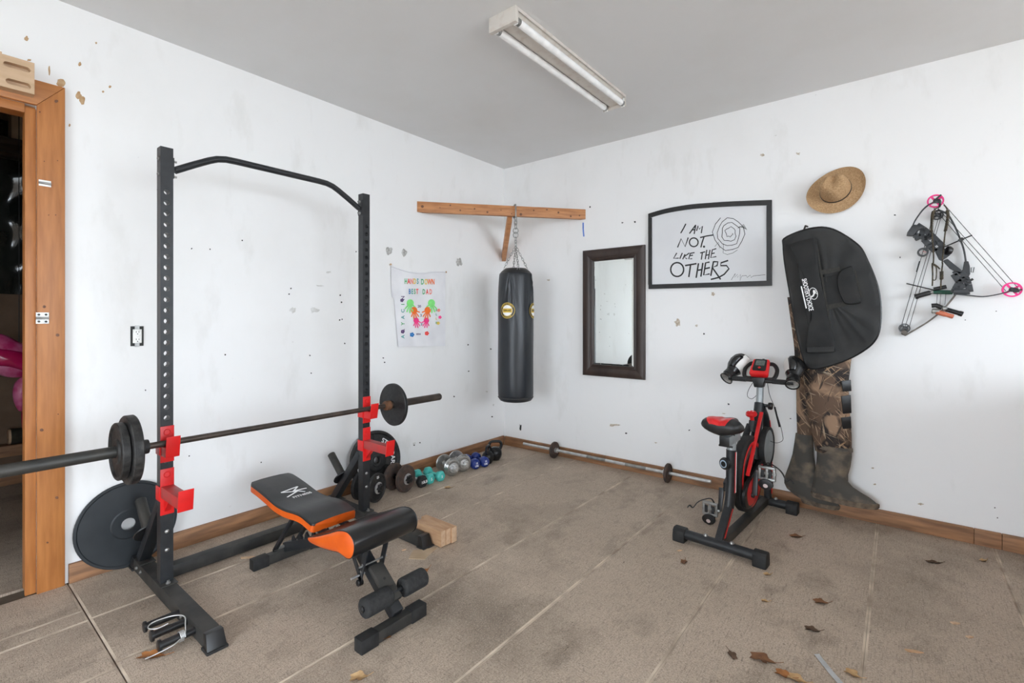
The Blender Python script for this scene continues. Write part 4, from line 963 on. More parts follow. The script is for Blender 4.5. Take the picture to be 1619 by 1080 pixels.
MB().add([K(x, s, z) for x, s, z in ((-.036, HS-.02, HZ+.02), (.046, HS-.02, HZ+.02), (.03, HS-.02, HZ-.045), (-.02, HS-.02, HZ-.045), (-.036, HS+.04, HZ+.02), (.046, HS+.04, HZ+.02), (.03, HS+.04, HZ-.045), (-.02, HS+.04, HZ-.045))],
         [(0,1,2,3),(4,7,6,5),(0,4,5,1),(1,5,6,2),(2,6,7,3),(3,7,4,0)]).build('stem_clamp', BLACK, bike, bevel=.004)
# tray loops either side of the console
for s in (-1, 1): MB().tube(cr([K(s*.04, HS+.01, HZ+.01), K(s*.088, HS+.02, HZ+.015), K(s*.098, HS+.06, HZ+.065), K(s*.07, HS+.09, HZ+.10), K(s*.03, HS+.09, HZ+.10)], 5), .013, n=10).build('console_arm', BLACK, bike, smooth=70)
# console: red body, black bezel, grey screen
tl = V((0, cos(radians(50)), sin(radians(50)))); nl = V((0, -sin(radians(50)), cos(radians(50))))
def CN(x, y, h):
    p = V((.005, HS-.008, HZ+.028))+V((x, 0, 0))+tl*y+nl*h; return K(*p)
def rrect(w0, w1, y0, y1, r=.012):
    pts = []
    for (cx, cy, a0) in ((w1/2-r, y1-r, 0), (-w1/2+r, y1-r, 90), (-w0/2+r, y0+r, 180), (w0/2-r, y0+r, 270)):
        for k in range(5): a = radians(a0+22.5*k); pts.append((cx+r*cos(a), cy+r*sin(a)))
    return pts
R1 = rrect(.115, .100, 0, .125)
cn = MB().dome([[CN(x*.95, y, -.012) for x, y in R1], [CN(x, y, 0) for x, y in R1], [CN(x, y, .016) for x, y in R1], [CN(x*.94, .0625+(y-.0625)*.94, .022) for x, y in R1]]).build('console', REDD, bike, smooth=45)
R2 = rrect(.082, .075, .028, .120, .010)
MB().prism([CN(x, y, .0215) for x, y in R2], CN(0, 0, .0035)-CN(0, 0, 0)).build('bezel', BLACK, cn)
R3 = rrect(.054, .054, .070, .108, .003)
MB().prism([CN(x, y, .0249) for x, y in R3], CN(0, 0, .001)-CN(0, 0, 0)).build('screen', mat('grey_lcd', (.16, .19, .17), (.12, .14, .13), scale=60, rough=.3), cn)
for yy_ in (.099, .089, .079): MB().text('TIME SPEED', .0085, lambda x, y, h: CN(x, yy_+y, .0262), bold=.0).build('screen_text', SLOT, cn, smooth=0)
MB().prism([CN(x, y, .025) for x, y in ((0, .060), (.010, .051), (0, .042), (-.010, .051))], CN(0, 0, .003)-CN(0, 0, 0)).build('button', RED, cn)
MB().bar(CN(.006, .118, .0), CN(.006, .140, -.003), .014, .012).build('sensor_plug', BLACK, cn, bevel=.002)
# cables
MB().tube(cr([K(-.03, HS+.01, HZ-.01), K(-.062, HS+.01, HZ-.07), K(-.072, HS+.02, HZ-.115), K(-.045, HS+.02, HZ-.13), K(-.018, HS+.025, HZ-.105)], 6), .0018, n=6).build('cable', BLACK, bike)
MB().tube(cr([K(.05, HS+.02, HZ-.01), K(.06, HS+.03, HZ-.09), K(.085, HS+.04, HZ-.165), K(.112, HS+.06, HZ-.27), K(.128, HS+.06, HZ-.34), K(.13, HS+.06, HZ-.385), K(.095, HS+.05, HZ-.405), K(.05, HS+.04, HZ-.395)], 6), .0018, n=6).build('cable', BLACK, bike)
MB().cyl(K(.088, HS+.042, HZ-.172), K(.112, HS+.06, HZ-.30), .0055, n=10).build('cable_sleeve', BLACK, bike)

# ------------------------------------------------------------------ boxing gloves pushed over the ends of the handlebar
def glove(cuff, tip, palm, thumb_side, label):
    """cuff and tip: centres; palm: direction of the white palm side"""
    cuff, tip = V(cuff), V(tip); t = thing('boxing_glove', label, 'boxing glove', cuff-V((0, 0, .05)), group='boxing gloves on the bike')
    d = (tip-cuff).normalized(); L = (tip-cuff).length; pm = (V(palm)-d*V(palm).dot(d)).normalized(); sd_ = d.cross(pm)
    bend = pm
    def sec(s, a, b, off, n=20): return [cuff+d*(L*s)+bend*off+sd_*(a*cos(2*pi*q/n))+pm*(b*sin(2*pi*q/n)) for q in range(n)]
    body = [sec(.0, .044, .038, 0), sec(.12, .043, .037, 0), sec(.26, .041, .035, 0), sec(.36, .047, .041, .0), sec(.50, .062, .053, -.002), sec(.66, .070, .060, .0), sec(.82, .068, .058, .006), sec(.93, .055, .047, .012), sec(1.0, .031, .025, .016)]
    MB().dome(body).build('body', LEATHB, t, smooth=70)
    # hollow cuff: dark lining with pale rim
    MB().loft([sec(-.004, .049, .042, 0), sec(.03, .049, .042, 0), sec(.03, .043, .036, 0), sec(-.004, .043, .036, 0)], closed=True).build('cuff_rim', LEATHB, t)
    MB().dome([sec(.02, .042, .035, 0), sec(.05, .036, .030, 0)]).build('lining', mat('glove_grey_lining', (.20, .20, .19), (.45, .44, .42), scale=22, rough=.8), t)
    MB().loft([sec(.14, .0465, .0395, 0), sec(.27, .0435, .0375, 0), sec(.27, .040, .034, 0), sec(.14, .040, .034, 0)], closed=True).build('wrist_strap', VINYLG, t)
    # white palm panel follows the body on the palm side
    pn = []
    for s, a, b, off in ((.42, .054, .047, 0), (.54, .064, .055, -.002), (.68, .071, .061, .0), (.82, .069, .059, .006), (.92, .057, .049, .011)):
        pn.append([cuff+d*(L*s)+bend*off+sd_*(a*1.03*cos(q))+pm*(b*1.03*sin(q)) for q in [radians(35+110*j/10) for j in range(11)]])
    m = MB(); m.add([p for r in pn for p in r], [(i*11+j, i*11+j+1, (i+1)*11+j+1, (i+1)*11+j) for i in range(4) for j in range(10)])
    m.build('palm_panel', LEATHW, t, smooth=70)
    th = []
    for s, a, off, lift in ((.38, .020, .040, .01), (.50, .024, .055, .012), (.64, .025, .062, .018), (.76, .022, .058, .026), (.84, .012, .052, .030)):
        c_ = cuff+d*(L*s)+sd_*(thumb_side*off)+pm*lift
        th.append([c_+sd_*(a*cos(2*pi*q/14))+pm*(a*sin(2*pi*q/14)) for q in range(14)])
    MB().dome(th).build('thumb', LEATHB, t, smooth=70)
    return t
glove(K(-.200, HS-.012, HZ-.006), K(-.128, HS+.14, HZ+.135), (1, -.45, -.1), -1, 'black and white boxing glove on the handlebar end further from the waders')
glove(K(.202, HS-.012, HZ-.010), K(.188, HS+.14, HZ+.135), (-1, -.45, -.1), 1, 'black and white boxing glove on the handlebar end touching the waders')
# ================================================================== fluorescent fixture on the ceiling
t = thing('ceiling_light', 'unlit two-tube fluorescent fixture with cream end caps on the ceiling', 'ceiling light', (1.6, -1.36, 2.70))
fx0, fx1, fy0, fy1 = 1.520, 1.685, -1.955, -.735
Zc = ROOM_H
# channel with flared reflector sides
def fsec(y): return [V((x, y, z)) for x, z in ((fx0, Zc-.004), (fx0+.004, Zc-.012), (fx0+.052, Zc-.052), (fx1-.052, Zc-.052), (fx1-.004, Zc-.012), (fx1, Zc-.004), (fx1-.01, Zc-.0005), (fx0+.01, Zc-.0005))]
MB().loft([fsec(fy0+.03), fsec(fy1-.004)]).build('reflector', FIXT, t, smooth=0)
MB().box((fx1-.030, fy0+.03, Zc-.0215), (fx1-.016, fy1-.004, Zc-.0205)).build('side_slot', FIXG, t)
for x in (fx0+.020, fx1-.020):
    tu = MB().cyl((x, fy0+.045, Zc-.055), (x, fy1-.022, Zc-.055), .019, n=20).build('tube', TUBEW, t, smooth=60)
    for a, b in ((fy0+.036, fy0+.056), (fy1-.034, fy1-.013)): MB().cyl((x, a, Zc-.055), (x, b, Zc-.055), .0196, n=20).build('tube_cap', ZINC, tu)
    for y, s in ((fy0+.022, 1), (fy1-.015, 1)): MB().box((x-.012, y, Zc-.075), (x+.012, y+.015, Zc-.02)).build('lamp_holder', PLASTW, t, bevel=.002)
MB().box((fx0-.004, fy0, Zc-.078), (fx1+.004, fy0+.024, Zc-.0005)).build('end_cap', FIXT, t, bevel=.003)
MB().box((fx0-.002, fy1-.006, Zc-.072), (fx1+.002, fy1, Zc-.0005)).build('end_cap', FIXT, t, bevel=.002)
MB().box((fx1-.001, fy0+.024, Zc-.018), (fx1+.003, fy1-.006, Zc-.0005)).build('side_lip', FIXT, t)
MB().box((fx0-.003, fy0+.024, Zc-.018), (fx0+.001, fy1-.006, Zc-.0005)).build('side_lip', FIXT, t)

# ================================================================== electrical outlet without its cover plate
o = LW(216.5, 531.5, 0)
t = thing('electrical_outlet', 'white duplex electrical outlet without cover plate on the left wall', 'outlet', (0, o.y, o.z-.05))
MB().box((.0005, o.y-.028, o.z-.052), (.003, o.y+.028, o.z+.052)).build('wall_box', SLOT, t)
MB().box((.003, o.y-.010, o.z-.056), (.0045, o.y+.010, o.z+.056)).build('yoke', ZINC, t)
MB().box((.0031, o.y-.019, o.z-.036), (.008, o.y+.019, o.z+.036)).build('body', PLASTW, t, bevel=.001)
for s in (-1, 1):
    c = o.z+s*.0195
    f = MB().lathe((.008, o.y, c), (1, 0, 0), [(.0165, 0), (.0165, .003), (.015, .0045), (0, .0045)], n=24).build('socket', PLASTW, t)
    for dy, h in ((-.006, .009), (.006, .007)): MB().box((.0125, o.y+dy-.0012, c-h/2+.003), (.0129, o.y+dy+.0012, c+h/2+.003)).build('slot', SLOT, f)
    MB().cyl((.0125, o.y, c-.008), (.0129, o.y, c-.008), .0025, n=10).build('slot', SLOT, f)

# ================================================================== painted white shirt pinned to the left wall
ts = thing('white_tshirt', 'white T-shirt with painted handprints and lettering pinned to the left wall', 'T-shirt', LW(660, 548, .01))
SC = 110/819
def sxy(cx, cy): return 605+cx*SC, 410+cy*SC           # close-up sketch units to frame
def cloth(cx, cy, extra=0.0):
    px, py = sxy(cx, cy); b = .012+.0026*sin(cx*.02+cy*.004)+.0016*sin(cx*.047-cy*.013)
    return LW(px, py, b+extra)
top = cr([V(p) for p in ((100, 85, 0), (200, 120, 0), (300, 150, 0), (400, 165, 0), (500, 168, 0), (580, 155, 0), (700, 150, 0), (738, 155, 0))], 4)
def shirt(u, v):
    k = u*(len(top)-1); i = min(int(k), len(top)-2); a = top[i].lerp(top[i+1], k-i)
    lft = 100+(155-100)*min(1, v*1.15)
    rgt = 738
    bx = lft+(rgt-lft)*u; by = 1030-8*u
    x = a.x+(bx-a.x)*v; 
    if u < .06 and v > .38: x += (.06-u)/.06*28
    return cloth(x, a.y+(by-a.y)*v)
body = MB().grid(shirt, 36, 40).grid(lambda u, v: V(shirt(u, v))-V((.003, 0, 0)), 36, 40)
P = [shirt(0, j/40)-V((.010, 0, 0)) for j in range(41)]
o_ = body.build('fabric', WHITEC, ts, smooth=80)
MB().tube([cloth(p.x, p.y-3, .002) for p in top], .0055, n=8).build('rolled_edge', WHITEC, ts, smooth=80)
sl_ = MB().grid(lambda u, v: cloth(95+45*u+8*v, 95+350*v, -.006), 6, 14).build('sleeve', WHITEC, ts, smooth=80)
for cx, cy in ((80, 62), (730, 152)):
    px, py = sxy(cx, cy); MB().lathe(LW(px, py, .001), (1, 0, 0), [(.002, 0), (.002, .014), (.008, .016), (.008, .020), (.004, .022)], n=12).build('pin', GLUE, ts)
MB().ribbon([(85, 65), (130, 90)], 14, lambda x, y, h: cloth(x, y, .004)).build('pinned_corner', WHITEC, ts)
PC = {k: mat('paint_'+k, c, rough=.7) for k, c in dict(green=(.06, .35, .12), teal=(.05, .30, .28), red=(.75, .06, .05), orange=(.85, .16, .02), pink=(.85, .04, .22), yellow=(.75, .55, .10), blue=(.02, .16, .42), purple=(.10, .05, .14), lime=(.22, .72, .20), salmon=(.85, .25, .2)).items()}
fn = lambda x, y, h: cloth(x, y, .0030)
def word(s, x0, y, sp, size, cols):
    for i, chh in enumerate(s):
        if chh == ' ': continue
        MB().text(chh, size, lambda x, yy_, h: cloth(x0+i*sp+x*.52, y-yy_, .0026), bold=2.2).build('painted_letter', PC[cols[i % len(cols)]], ts, smooth=0)
word('HANDS', 273, 262, 35, 88, ['green', 'red', 'salmon', 'yellow', 'teal'])
word('DOWN', 468, 268, 42, 90, ['green', 'yellow', 'orange', 'orange'])
word('BEST', 318, 382, 30, 84, ['blue', 'teal', 'green', 'red'])
word('DAD', 485, 385, 40, 84, ['green', 'red', 'salmon'])
for i, chh in enumerate('NICAYLA'):
    MB().text(chh, 62, lambda x, y, h: cloth(240-y*.9, 455+i*76-x, .0018), bold=1.2).build('painted_letter', PC[['purple', 'green', 'teal', 'teal', 'green', 'purple', 'teal'][i]], ts, smooth=0)
for i, chh in enumerate('ELLE'):
    MB().text(chh, 34, lambda x, y, h: cloth(632+x, 600+i*50-y, .0018), bold=1).build('painted_letter', PC[['green', 'teal', 'yellow', 'green'][i]], ts, smooth=0)
def flower(cx, cy, r, c):
    m = MB()
    for k in range(5): m.disc2((cx+r*.6*cos(2*pi*k/5), cy+r*.6*sin(2*pi*k/5)), r*.5, r*.5, fn, n=10)
    m.build('painted_flower', PC[c], ts, smooth=0)
for cx, cy, r, c in ((228, 482, 20, 'purple'), (236, 852, 22, 'purple'), (346, 888, 26, 'blue'), (520, 872, 24, 'red'), (660, 600, 18, 'salmon'), (675, 682, 18, 'pink'), (655, 752, 18, 'yellow')): flower(cx, cy, r, c)
def hand(cx, cy, r, flip, c, ang):
    m = MB(); m.disc2((cx, cy), r, r*1.05, fn, n=18)
    for k, (a, L, w) in enumerate(((-34, 2.1, .36), (-13, 2.6, .36), (6, 2.7, .36), (25, 2.4, .34), (58, 1.75, .38))):
        q = radians(90+ang+a*flip); ca, sa = cos(q), sin(q)
        m.ribbon([(cx+ca*r*.5, cy+sa*r*.5), (cx+ca*r*L*.6, cy+sa*r*L*.6), (cx+ca*r*L, cy+sa*r*L)], r*w, fn)
        m.disc2((cx+ca*r*L, cy+sa*r*L), r*w/2, r*w/2, fn, n=8)
    m.build('handprint', PC[c], ts, smooth=0)
hand(325, 515, 42, -1, 'lime', 8); hand(575, 515, 42, 1, 'lime', -8)
hand(370, 600, 38, -1, 'orange', -12); hand(530, 600, 38, 1, 'orange', 12)
hand(395, 720, 32, -1, 'pink', -8); hand(515, 720, 32, 1, 'pink', 8)
for s, cx, cy, sz in (('20', 432, 555, 40), ('3', 452, 662, 42), ('3', 458, 765, 42), ('2024', 420, 882, 26)):
    MB().text(s, sz, lambda x, y, h: cloth(cx+x, cy-y, .0024), bold=1).build('painted_number', PC['purple'], ts, smooth=0)

# ================================================================== beam across the corner, strut, chain and punching bag
t = thing('corner_beam', 'pine beam spanning the room corner with a strut beneath, carrying the bag', 'beam', (.47, -.57, 1.88))
z0, z1 = 2.168, 2.256
pl = [(.002, -1.142), (.949, -.002), (.898, -.002), (.002, -1.080)]
MB().prism([V((x, y, z0)) for x, y in pl], (0, 0, z1-z0)).build('beam', BEAMW, t, bevel=.002)
MB().bar((.475, -.495, 2.175), (.018, -.028, 1.895), .038, .088).build('strut', BEAMW, t, bevel=.002)
bd_ = V((.947, 1.14, 0)).normalized(); bn = V((bd_.y, -bd_.x, 0))
rnd = random.Random(3)
for k in range(14):
    p = V((.002, -1.142, 0))+bd_*(.06+.105*k+rnd.uniform(-.03, .03)); zz = rnd.uniform(z0+.015, z1-.015); r = rnd.choice((.005, .009, .012, .007))
    MB().lathe(V((p.x, p.y, zz))+bn*.0002, bn, [(r, 0), (r*.8, .0006), (0, .0007)], n=10).build('knot', KNOT, t)
BGX, BGY = .560, -.520
pb_ = thing('punching_bag', 'black leather punching bag with round gold and white logo hanging in the corner', 'punching bag', (BGX, BGY, .57))
R = .153
prof = [(.05, .568), (.115, .570), (.135, .578), (.148, .597), (.152, .63), (R, .72), (R, .95), (R, 1.15), (R, 1.25), (.1525, 1.32), (.152, 1.38), (.151, 1.44), (.150, 1.50), (.148, 1.55), (.146, 1.59), (.144, 1.625), (.142, 1.65), (.139, 1.663), (.135, 1.668)]
camang = math.atan2(CAM.y-BGY, CAM.x-BGX)
n = 120; rings = []
def fold(a, z):                                              # creases fanning down from the four hangers
    if z < 1.25: return 0
    k = (z-1.25)/.42; d = 0
    for h in range(4):
        a0 = camang+radians(-20+90*h)
        for off, sgn in ((-1.1, 1), (-.62, -1), (-.25, 1), (.18, -1.2), (.55, 1), (.95, -1)):
            c = a0+off*(.06+.62*(1-k)); w = .035+.05*(1-k)
            e = (a-c+pi) % (2*pi)-pi; d += sgn*math.exp(-(e/w)**2)
    return .0075*d*min(1, k*1.4)
for r, z in prof:
    rings.append([V((BGX+(r+fold(2*pi*k/n, z)+.0012*sin(5*2*pi*k/n+z*9))*cos(2*pi*k/n), BGY+(r+fold(2*pi*k/n, z)+.0012*sin(5*2*pi*k/n+z*9))*sin(2*pi*k/n), z)) for k in range(n)])
MB().dome(rings).build('body', BAGL, pb_, smooth=75)
MB().lathe((BGX, BGY, 0), (0, 0, 1), [(.137, 1.664), (.125, 1.680), (.090, 1.708), (.06, 1.709)], n=40).build('top_flap', VINYL, pb_, smooth=50)
MB().lathe((BGX, BGY, 0), (0, 0, 1), [(.1528, .603), (.1535, .606), (.1528, .609)], n=48).build('bottom_seam', STEELD, pb_)
camang = math.atan2(CAM.y-BGY, CAM.x-BGX)
MB().bar((BGX+R*cos(camang+.55)*1.002, BGY+R*sin(camang+.55)*1.002, .62), (BGX+.150*cos(camang+.55), BGY+.150*sin(camang+.55), 1.58), .012, .003, up=(cos(camang+.55), sin(camang+.55), 0)).build('side_seam', BAGL, pb_)
# logo discs curved on the bag
gold = mat('gold_print', (.62, .42, .05), rough=.5)
def badge(ang, zc):
    def cf(rr): return lambda x, y, h: V((BGX+(R+.0035+rr+h)*cos(ang+x/R), BGY+(R+.0035+rr+h)*sin(ang+x/R), zc+y))
    def cdisc(nm, ra, rb, mt, rr):
        m = MB(); N = 36
        A = [(ra*cos(2*pi*k/N), ra*sin(2*pi*k/N)) for k in range(N)]
        rings_ = [[cf(rr)(x*q, y*q, 0) for x, y in A] for q in (1, .8, .6, .4, .2)] if rb == 0 else [[cf(rr)(x, y, 0) for x, y in A], [cf(rr)(x*rb/ra, y*rb/ra, 0) for x, y in A]]
        (m.dome(rings_) if rb == 0 else m.loft(rings_, False)); m.build(nm, mt, pb_, smooth=60)
    cdisc('badge', .066, 0, BLACK, .0006); cdisc('badge_ring', .066, .062, gold, .0014); cdisc('badge_face', .046, 0, WHITEP, .0012); cdisc('badge_ring', .0475, .0445, gold, .0018)
    m = MB(); f = cf(.0022)
    m.add([f(x, y, 0) for y in (-.017, .017) for x in (-.041, -.0205, 0, .0205, .041)], [(k, k+1, k+6, k+5) for k in range(4)]); m.build('badge_band', gold, pb_)
    MB().text('EVERLAST', .0165, cf(.0030), bold=.0006).build('lettering', BLACK, pb_, smooth=0)
    for txt, st, sg in (('WORLDWIDE', -pi/2, -1), ('CHOICE OF CHAMPIONS', pi/2, 1)):
        def arc(x, y, h): a = st-sg*x/.0545; r = .0545+sg*y; return cf(.0018)(r*cos(a), r*sin(a), 0)
        MB().text(txt, .0125, arc, bold=.0002, sx=1.0 if sg < 0 else .85).build('lettering', gold, pb_, smooth=0)
badge(camang-radians(27), 1.345); badge(camang+radians(72), 1.345)
# chain
def link(m, c, d, L, w, r, spin):
    d, a, u = frame(d); s = a*cos(spin)+u*sin(spin); P = []
    for k in range(7): q = -pi/2+pi*k/6; P.append(c+d*(L/2-w/2+w/2*cos(q))+s*(w/2*sin(q)))
    for k in range(7): q = pi/2+pi*k/6; P.append(c+d*(-L/2+w/2+w/2*cos(q))+s*(w/2*sin(q)))
    m.tube(P, r, n=6, closed=True)
def chain(p0, p1, pitch, w, r, nm):
    p0, p1 = V(p0), V(p1); L = (p1-p0).length; k = max(1, round(L/pitch)); d = (p1-p0)/k; m = MB()
    for i in range(k): link(m, p0+d*(i+.5), d, d.length+2.6*r, w, r, (i % 2)*pi/2)
    m.build(nm, ZINC, pb_, smooth=70)
P0 = V((BGX, BGY, 0))
bm_ = V((.513, -.512, 0))                     # beam point above the bag
MB().tube([V((BGX, BGY, 2.15)), V((BGX+.004, BGY-.004, 2.2)), V((BGX-.002, BGY+.002, 2.262)), V((BGX-.035, BGY+.03, 2.270)), V((BGX-.072, BGY+.064, 2.262)), V((BGX-.074, BGY+.066, 2.165)), V((BGX-.035, BGY+.03, 2.158))], .006, n=8, closed=True).build('beam_loop', ZINC, pb_, smooth=70)
chain((BGX, BGY, 2.155), (BGX, BGY, 2.055), .036, .026, .0045, 'upper_chain')
MB().tube([V((BGX+.022*cos(a)*.78+0, BGY+.022*cos(a)*.62, 2.035+.024*sin(a))) for a in [2*pi*k/16 for k in range(16)]], .0045, n=8, closed=True).build('ring', ZINC, pb_, smooth=70)
MB().tube([V((BGX+.022*cos(a)*.78, BGY+.022*cos(a)*.62, 1.998+.024*sin(a))) for a in [2*pi*k/16 for k in range(16)]], .0045, n=8, closed=True).build('ring', ZINC, pb_, smooth=70)
chain((BGX, BGY, 1.978), (BGX, BGY, 1.905), .026, .018, .003, 'swivel')
for k in range(4):
    a = camang+radians(12+90*k); e = V((BGX+.10*cos(a), BGY+.10*sin(a), 1.715))
    chain((BGX, BGY, 1.905), e, .024, .014, .0024, 'strand')
    q = V((BGX+.118*cos(a), BGY+.118*sin(a), 1.69)); tg = V((-sin(a), cos(a), 0))
    MB().tube([e, q+tg*.022-V((0, 0, .02)), q-tg*.022-V((0, 0, .02))], .0032, n=6, closed=True).build('hanger_ring', CHROME, pb_)

# ================================================================== mirror
mx0, mx1, mz0, mz1 = .931, 1.513, .774, 1.884
mr = thing('wall_mirror', 'tall mirror in a dark espresso wooden frame on the right wall', 'mirror', ((mx0+mx1)/2, -.001, mz0))
def mrect(i, y): return [V((mx0+i, y, mz0+i)), V((mx1-i, y, mz0+i)), V((mx1-i, y, mz1-i)), V((mx0+i, y, mz1-i))]
fr = []
sec = [(0, -.001), (0, -.022), (.006, -.030), (.030, -.036), (.060, -.030), (.074, -.024), (.078, -.028), (.084, -.028), (.088, -.022), (.094, -.024), (.100, -.018), (.102, -.008)]
names = ['rail', 'stile', 'rail', 'stile']
for k in range(4):
    m = MB(); A = [mrect(i, y)[k] for i, y in sec]; B = [mrect(i, y)[(k+1) % 4] for i, y in sec]
    m.loft([A, B], True); m.build(names[k], FRAMEM, mr, smooth=30)
tilt = lambda P: [V((p.x, p.y-.0245*(p.x-(mx0+mx1)/2), p.z)) for p in P]      # the glass sits a little askew in its frame
gl = MB().loft([tilt(mrect(.100, -.0115)), tilt(mrect(.114, -.0135))], False); gl.add(tilt(mrect(.114, -.0135)), [(0, 1, 2, 3)]); gl.build('glass', MIRROR, mr, smooth=0)

# ================================================================== framed poster with hand lettering
pc = thing('framed_poster', 'black framed white poster with hand-drawn black lettering on the right wall', 'poster', (1.99, -.001, 1.50))
tc_ = cr([V((x, 0, z)) for x, z in ((1.543, 2.133), (1.64, 2.148), (1.727, 2.156), (1.83, 2.159), (1.923, 2.157), (2.04, 2.149), (2.152, 2.140), (2.323, 2.122), (2.444, 2.108))], 4)
N = len(tc_)
bot = [V((1.545+(2.444-1.545)*i/(N-1), 0, 1.519-.011*i/(N-1))) for i in range(N)]
fw = .036
def strip(A, B, ya, yb, nm, mt):
    m = MB(); m.loft([[V((p.x, ya, p.z)) for p in (a, b)]+[V((p.x, yb, p.z)) for p in (b, a)] for a, b in zip(A, B)]); m.build(nm, mt, pc, smooth=30)
strip(tc_, [V((p.x, 0, p.z-fw)) for p in tc_], -.022, -.002, 'top_rail', FRAMEB)
strip([V((p.x, 0, p.z+fw)) for p in bot], bot, -.022, -.002, 'bottom_rail', FRAMEB)
for xa, xb, i in ((1.543, 1.543+fw*.8, 0), (2.444-fw*.9, 2.444, -1)):
    strip([V((xa, 0, tc_[i].z-fw+.0005)), V((xa, 0, bot[i].z+fw-.0005))], [V((xb, 0, tc_[i].z-fw+.0005)), V((xb, 0, bot[i].z+fw-.0005))], -.0225, -.002, 'stile', FRAMEB)
strip([V((p.x, 0, p.z-fw*.7)) for p in tc_[1:-1]], [V((p.x, 0, p.z+fw*.7)) for p in bot[1:-1]], -.012, -.004, 'paper', PAPER)
def pf(x, y, h): q = RW(1050+x*.125, 320+y*.125, .0126); return q
def ell(cx, cy, rx, ry, a0=0, a1=360, n=22, rot=0): return [(cx+rx*cos(radians(a0+(a1-a0)*k/n)), cy+ry*sin(radians(a0+(a1-a0)*k/n))) for k in range(n+1)]
words = {'I AM': [[(275,270),(245,330),(210,390)], [(320,395),(400,285)], [(400,285),(380,400)], [(345,350),(395,345)], [(410,360),(430,295),(445,340),(485,300),(470,390)]],
 'NOT': [[(170,570),(215,460),(265,560),(305,445)], ell(375,505,55,55), [(455,445),(540,425),(625,412)], [(505,435),(480,510),(465,570)], ell(505,560,6,6)],
 'LIKE THE': [[(160,640),(120,708),(185,705)], [(230,640),(198,715)], [(265,655),(235,720)], [(320,640),(250,690),(290,715)], [(335,640),(310,715),(355,712)], [(335,645),(385,635)], [(325,675),(365,668)],
  [(455,640),(520,625)], [(485,630),(470,725)], [(540,600),(520,720)], [(580,600),(560,720)], [(528,670),(575,660)], [(660,585),(610,600),(590,700),(660,685)], [(600,650),(640,640)]],
 'OTHERS': [ell(165,850,82,88), [(265,800),(410,775)], [(335,790),(312,945)], [(435,770),(405,955)], [(490,765),(465,940)], [(420,860),(478,850)], [(575,755),(525,765),(500,920),(575,905)], [(515,840),(580,825)],
  [(625,745),(590,930)], [(625,750),(680,752),(670,800),(610,825),(715,975)], [(810,735),(720,765),(715,800),(790,800),(820,840),(760,910),(690,950),(590,975)]]}
wd_ = {'I AM': 15, 'NOT': 16, 'LIKE THE': 14, 'OTHERS': 19}
for w, st_ in words.items():
    m = MB()
    for s_ in st_: m.ribbon(s_, wd_[w], pf)
    m.build('lettering', INK, pc, smooth=0)
# a loose abstract scribble and a signature squiggle stand where the poster has its drawing
m = MB()
m.ribbon([(830+(30+k*3.6+14*sin(k*1.7))*cos(k*.45), 390+(30+k*4.2+10*cos(k*2.3))*sin(k*.45)) for k in range(52)], 8, pf)
for k in range(9): m.ribbon([(930+k*9, 330-k*7), (960+k*11, 300+k*6)], 4, pf)
m.ribbon([(640, 560), (690, 500), (700, 580), (750, 520), (745, 640), (800, 660), (870, 640), (930, 600)], 5, pf)
m.build('scribble', INK, pc, smooth=0)
MB().ribbon([(850, 980), (900, 900), (890, 950), (930, 910), (925, 950), (965, 910), (960, 990), (985, 930), (1040, 925), (1050, 950), (1090, 920), (1100, 950), (1130, 930), (1280, 915)], 5, pf).build('signature_squiggle', INK, pc, smooth=0)

# ================================================================== straw hat on the wall
hc = RW(1321, 301, .045)
ht = thing('straw_hat', 'woven straw hat with dark band hanging on the right wall', 'hat', hc-V((0, 0, .12)))
ea = V((cos(radians(28)), 0, sin(radians(28)))); eb = V((-sin(radians(28)), 0, cos(radians(28)))); en = V((-.06, -1, .20)).normalized()
def hp(r, ang, h, sx=1, sy=1): return hc + ea*(r*sx*cos(ang)) + eb*(r*sy*sin(ang)) + en*h
n = 48; A = [2*pi*k/n for k in range(n)]
rb = [[hp(r, a, h+ (.020*cos(2*a)-.004)*((r-.07)/.09)**2, 1.0, .82) for a in A] for r, h in ((.084, .0), (.105, -.003), (.135, -.001), (.163, .004), (.166, .007), (.163, .003), (.135, -.005), (.105, -.007), (.084, -.004))]
MB().loft(rb, False).build('brim', STRAW, ht, smooth=60)
crn = []
for r, h in ((.088, -.004), (.086, .02), (.083, .05), (.079, .078), (.072, .098), (.059, .110), (.040, .113), (.018, .108)):
    ring = []
    for a in A:
        k = (max(h, 0)/.113)**2; pinch = 1-.30*k*max(0, math.exp(-((a-radians(205))/.40)**2)) - .30*k*max(0, math.exp(-((a-radians(285))/.40)**2))
        dent = -.030*k*math.exp(-((r*cos(a-radians(245)))**2)/.0022*0 - ((r*sin(a-radians(245)))/.018)**2)*(.55+.45*cos(a-radians(65)))
        ring.append(hp(r*pinch, a, h+dent, 1.0, .88))
    crn.append(ring)
MB().dome(crn).build('crown', STRAW, ht, smooth=60)
MB().loft([[hp(r, a, h, 1.0, .88) for a in A] for r, h in ((.0895, .002), (.0885, .012), (.0865, .012), (.0865, .002))], closed=True).build('hat_band', BLACK, ht)

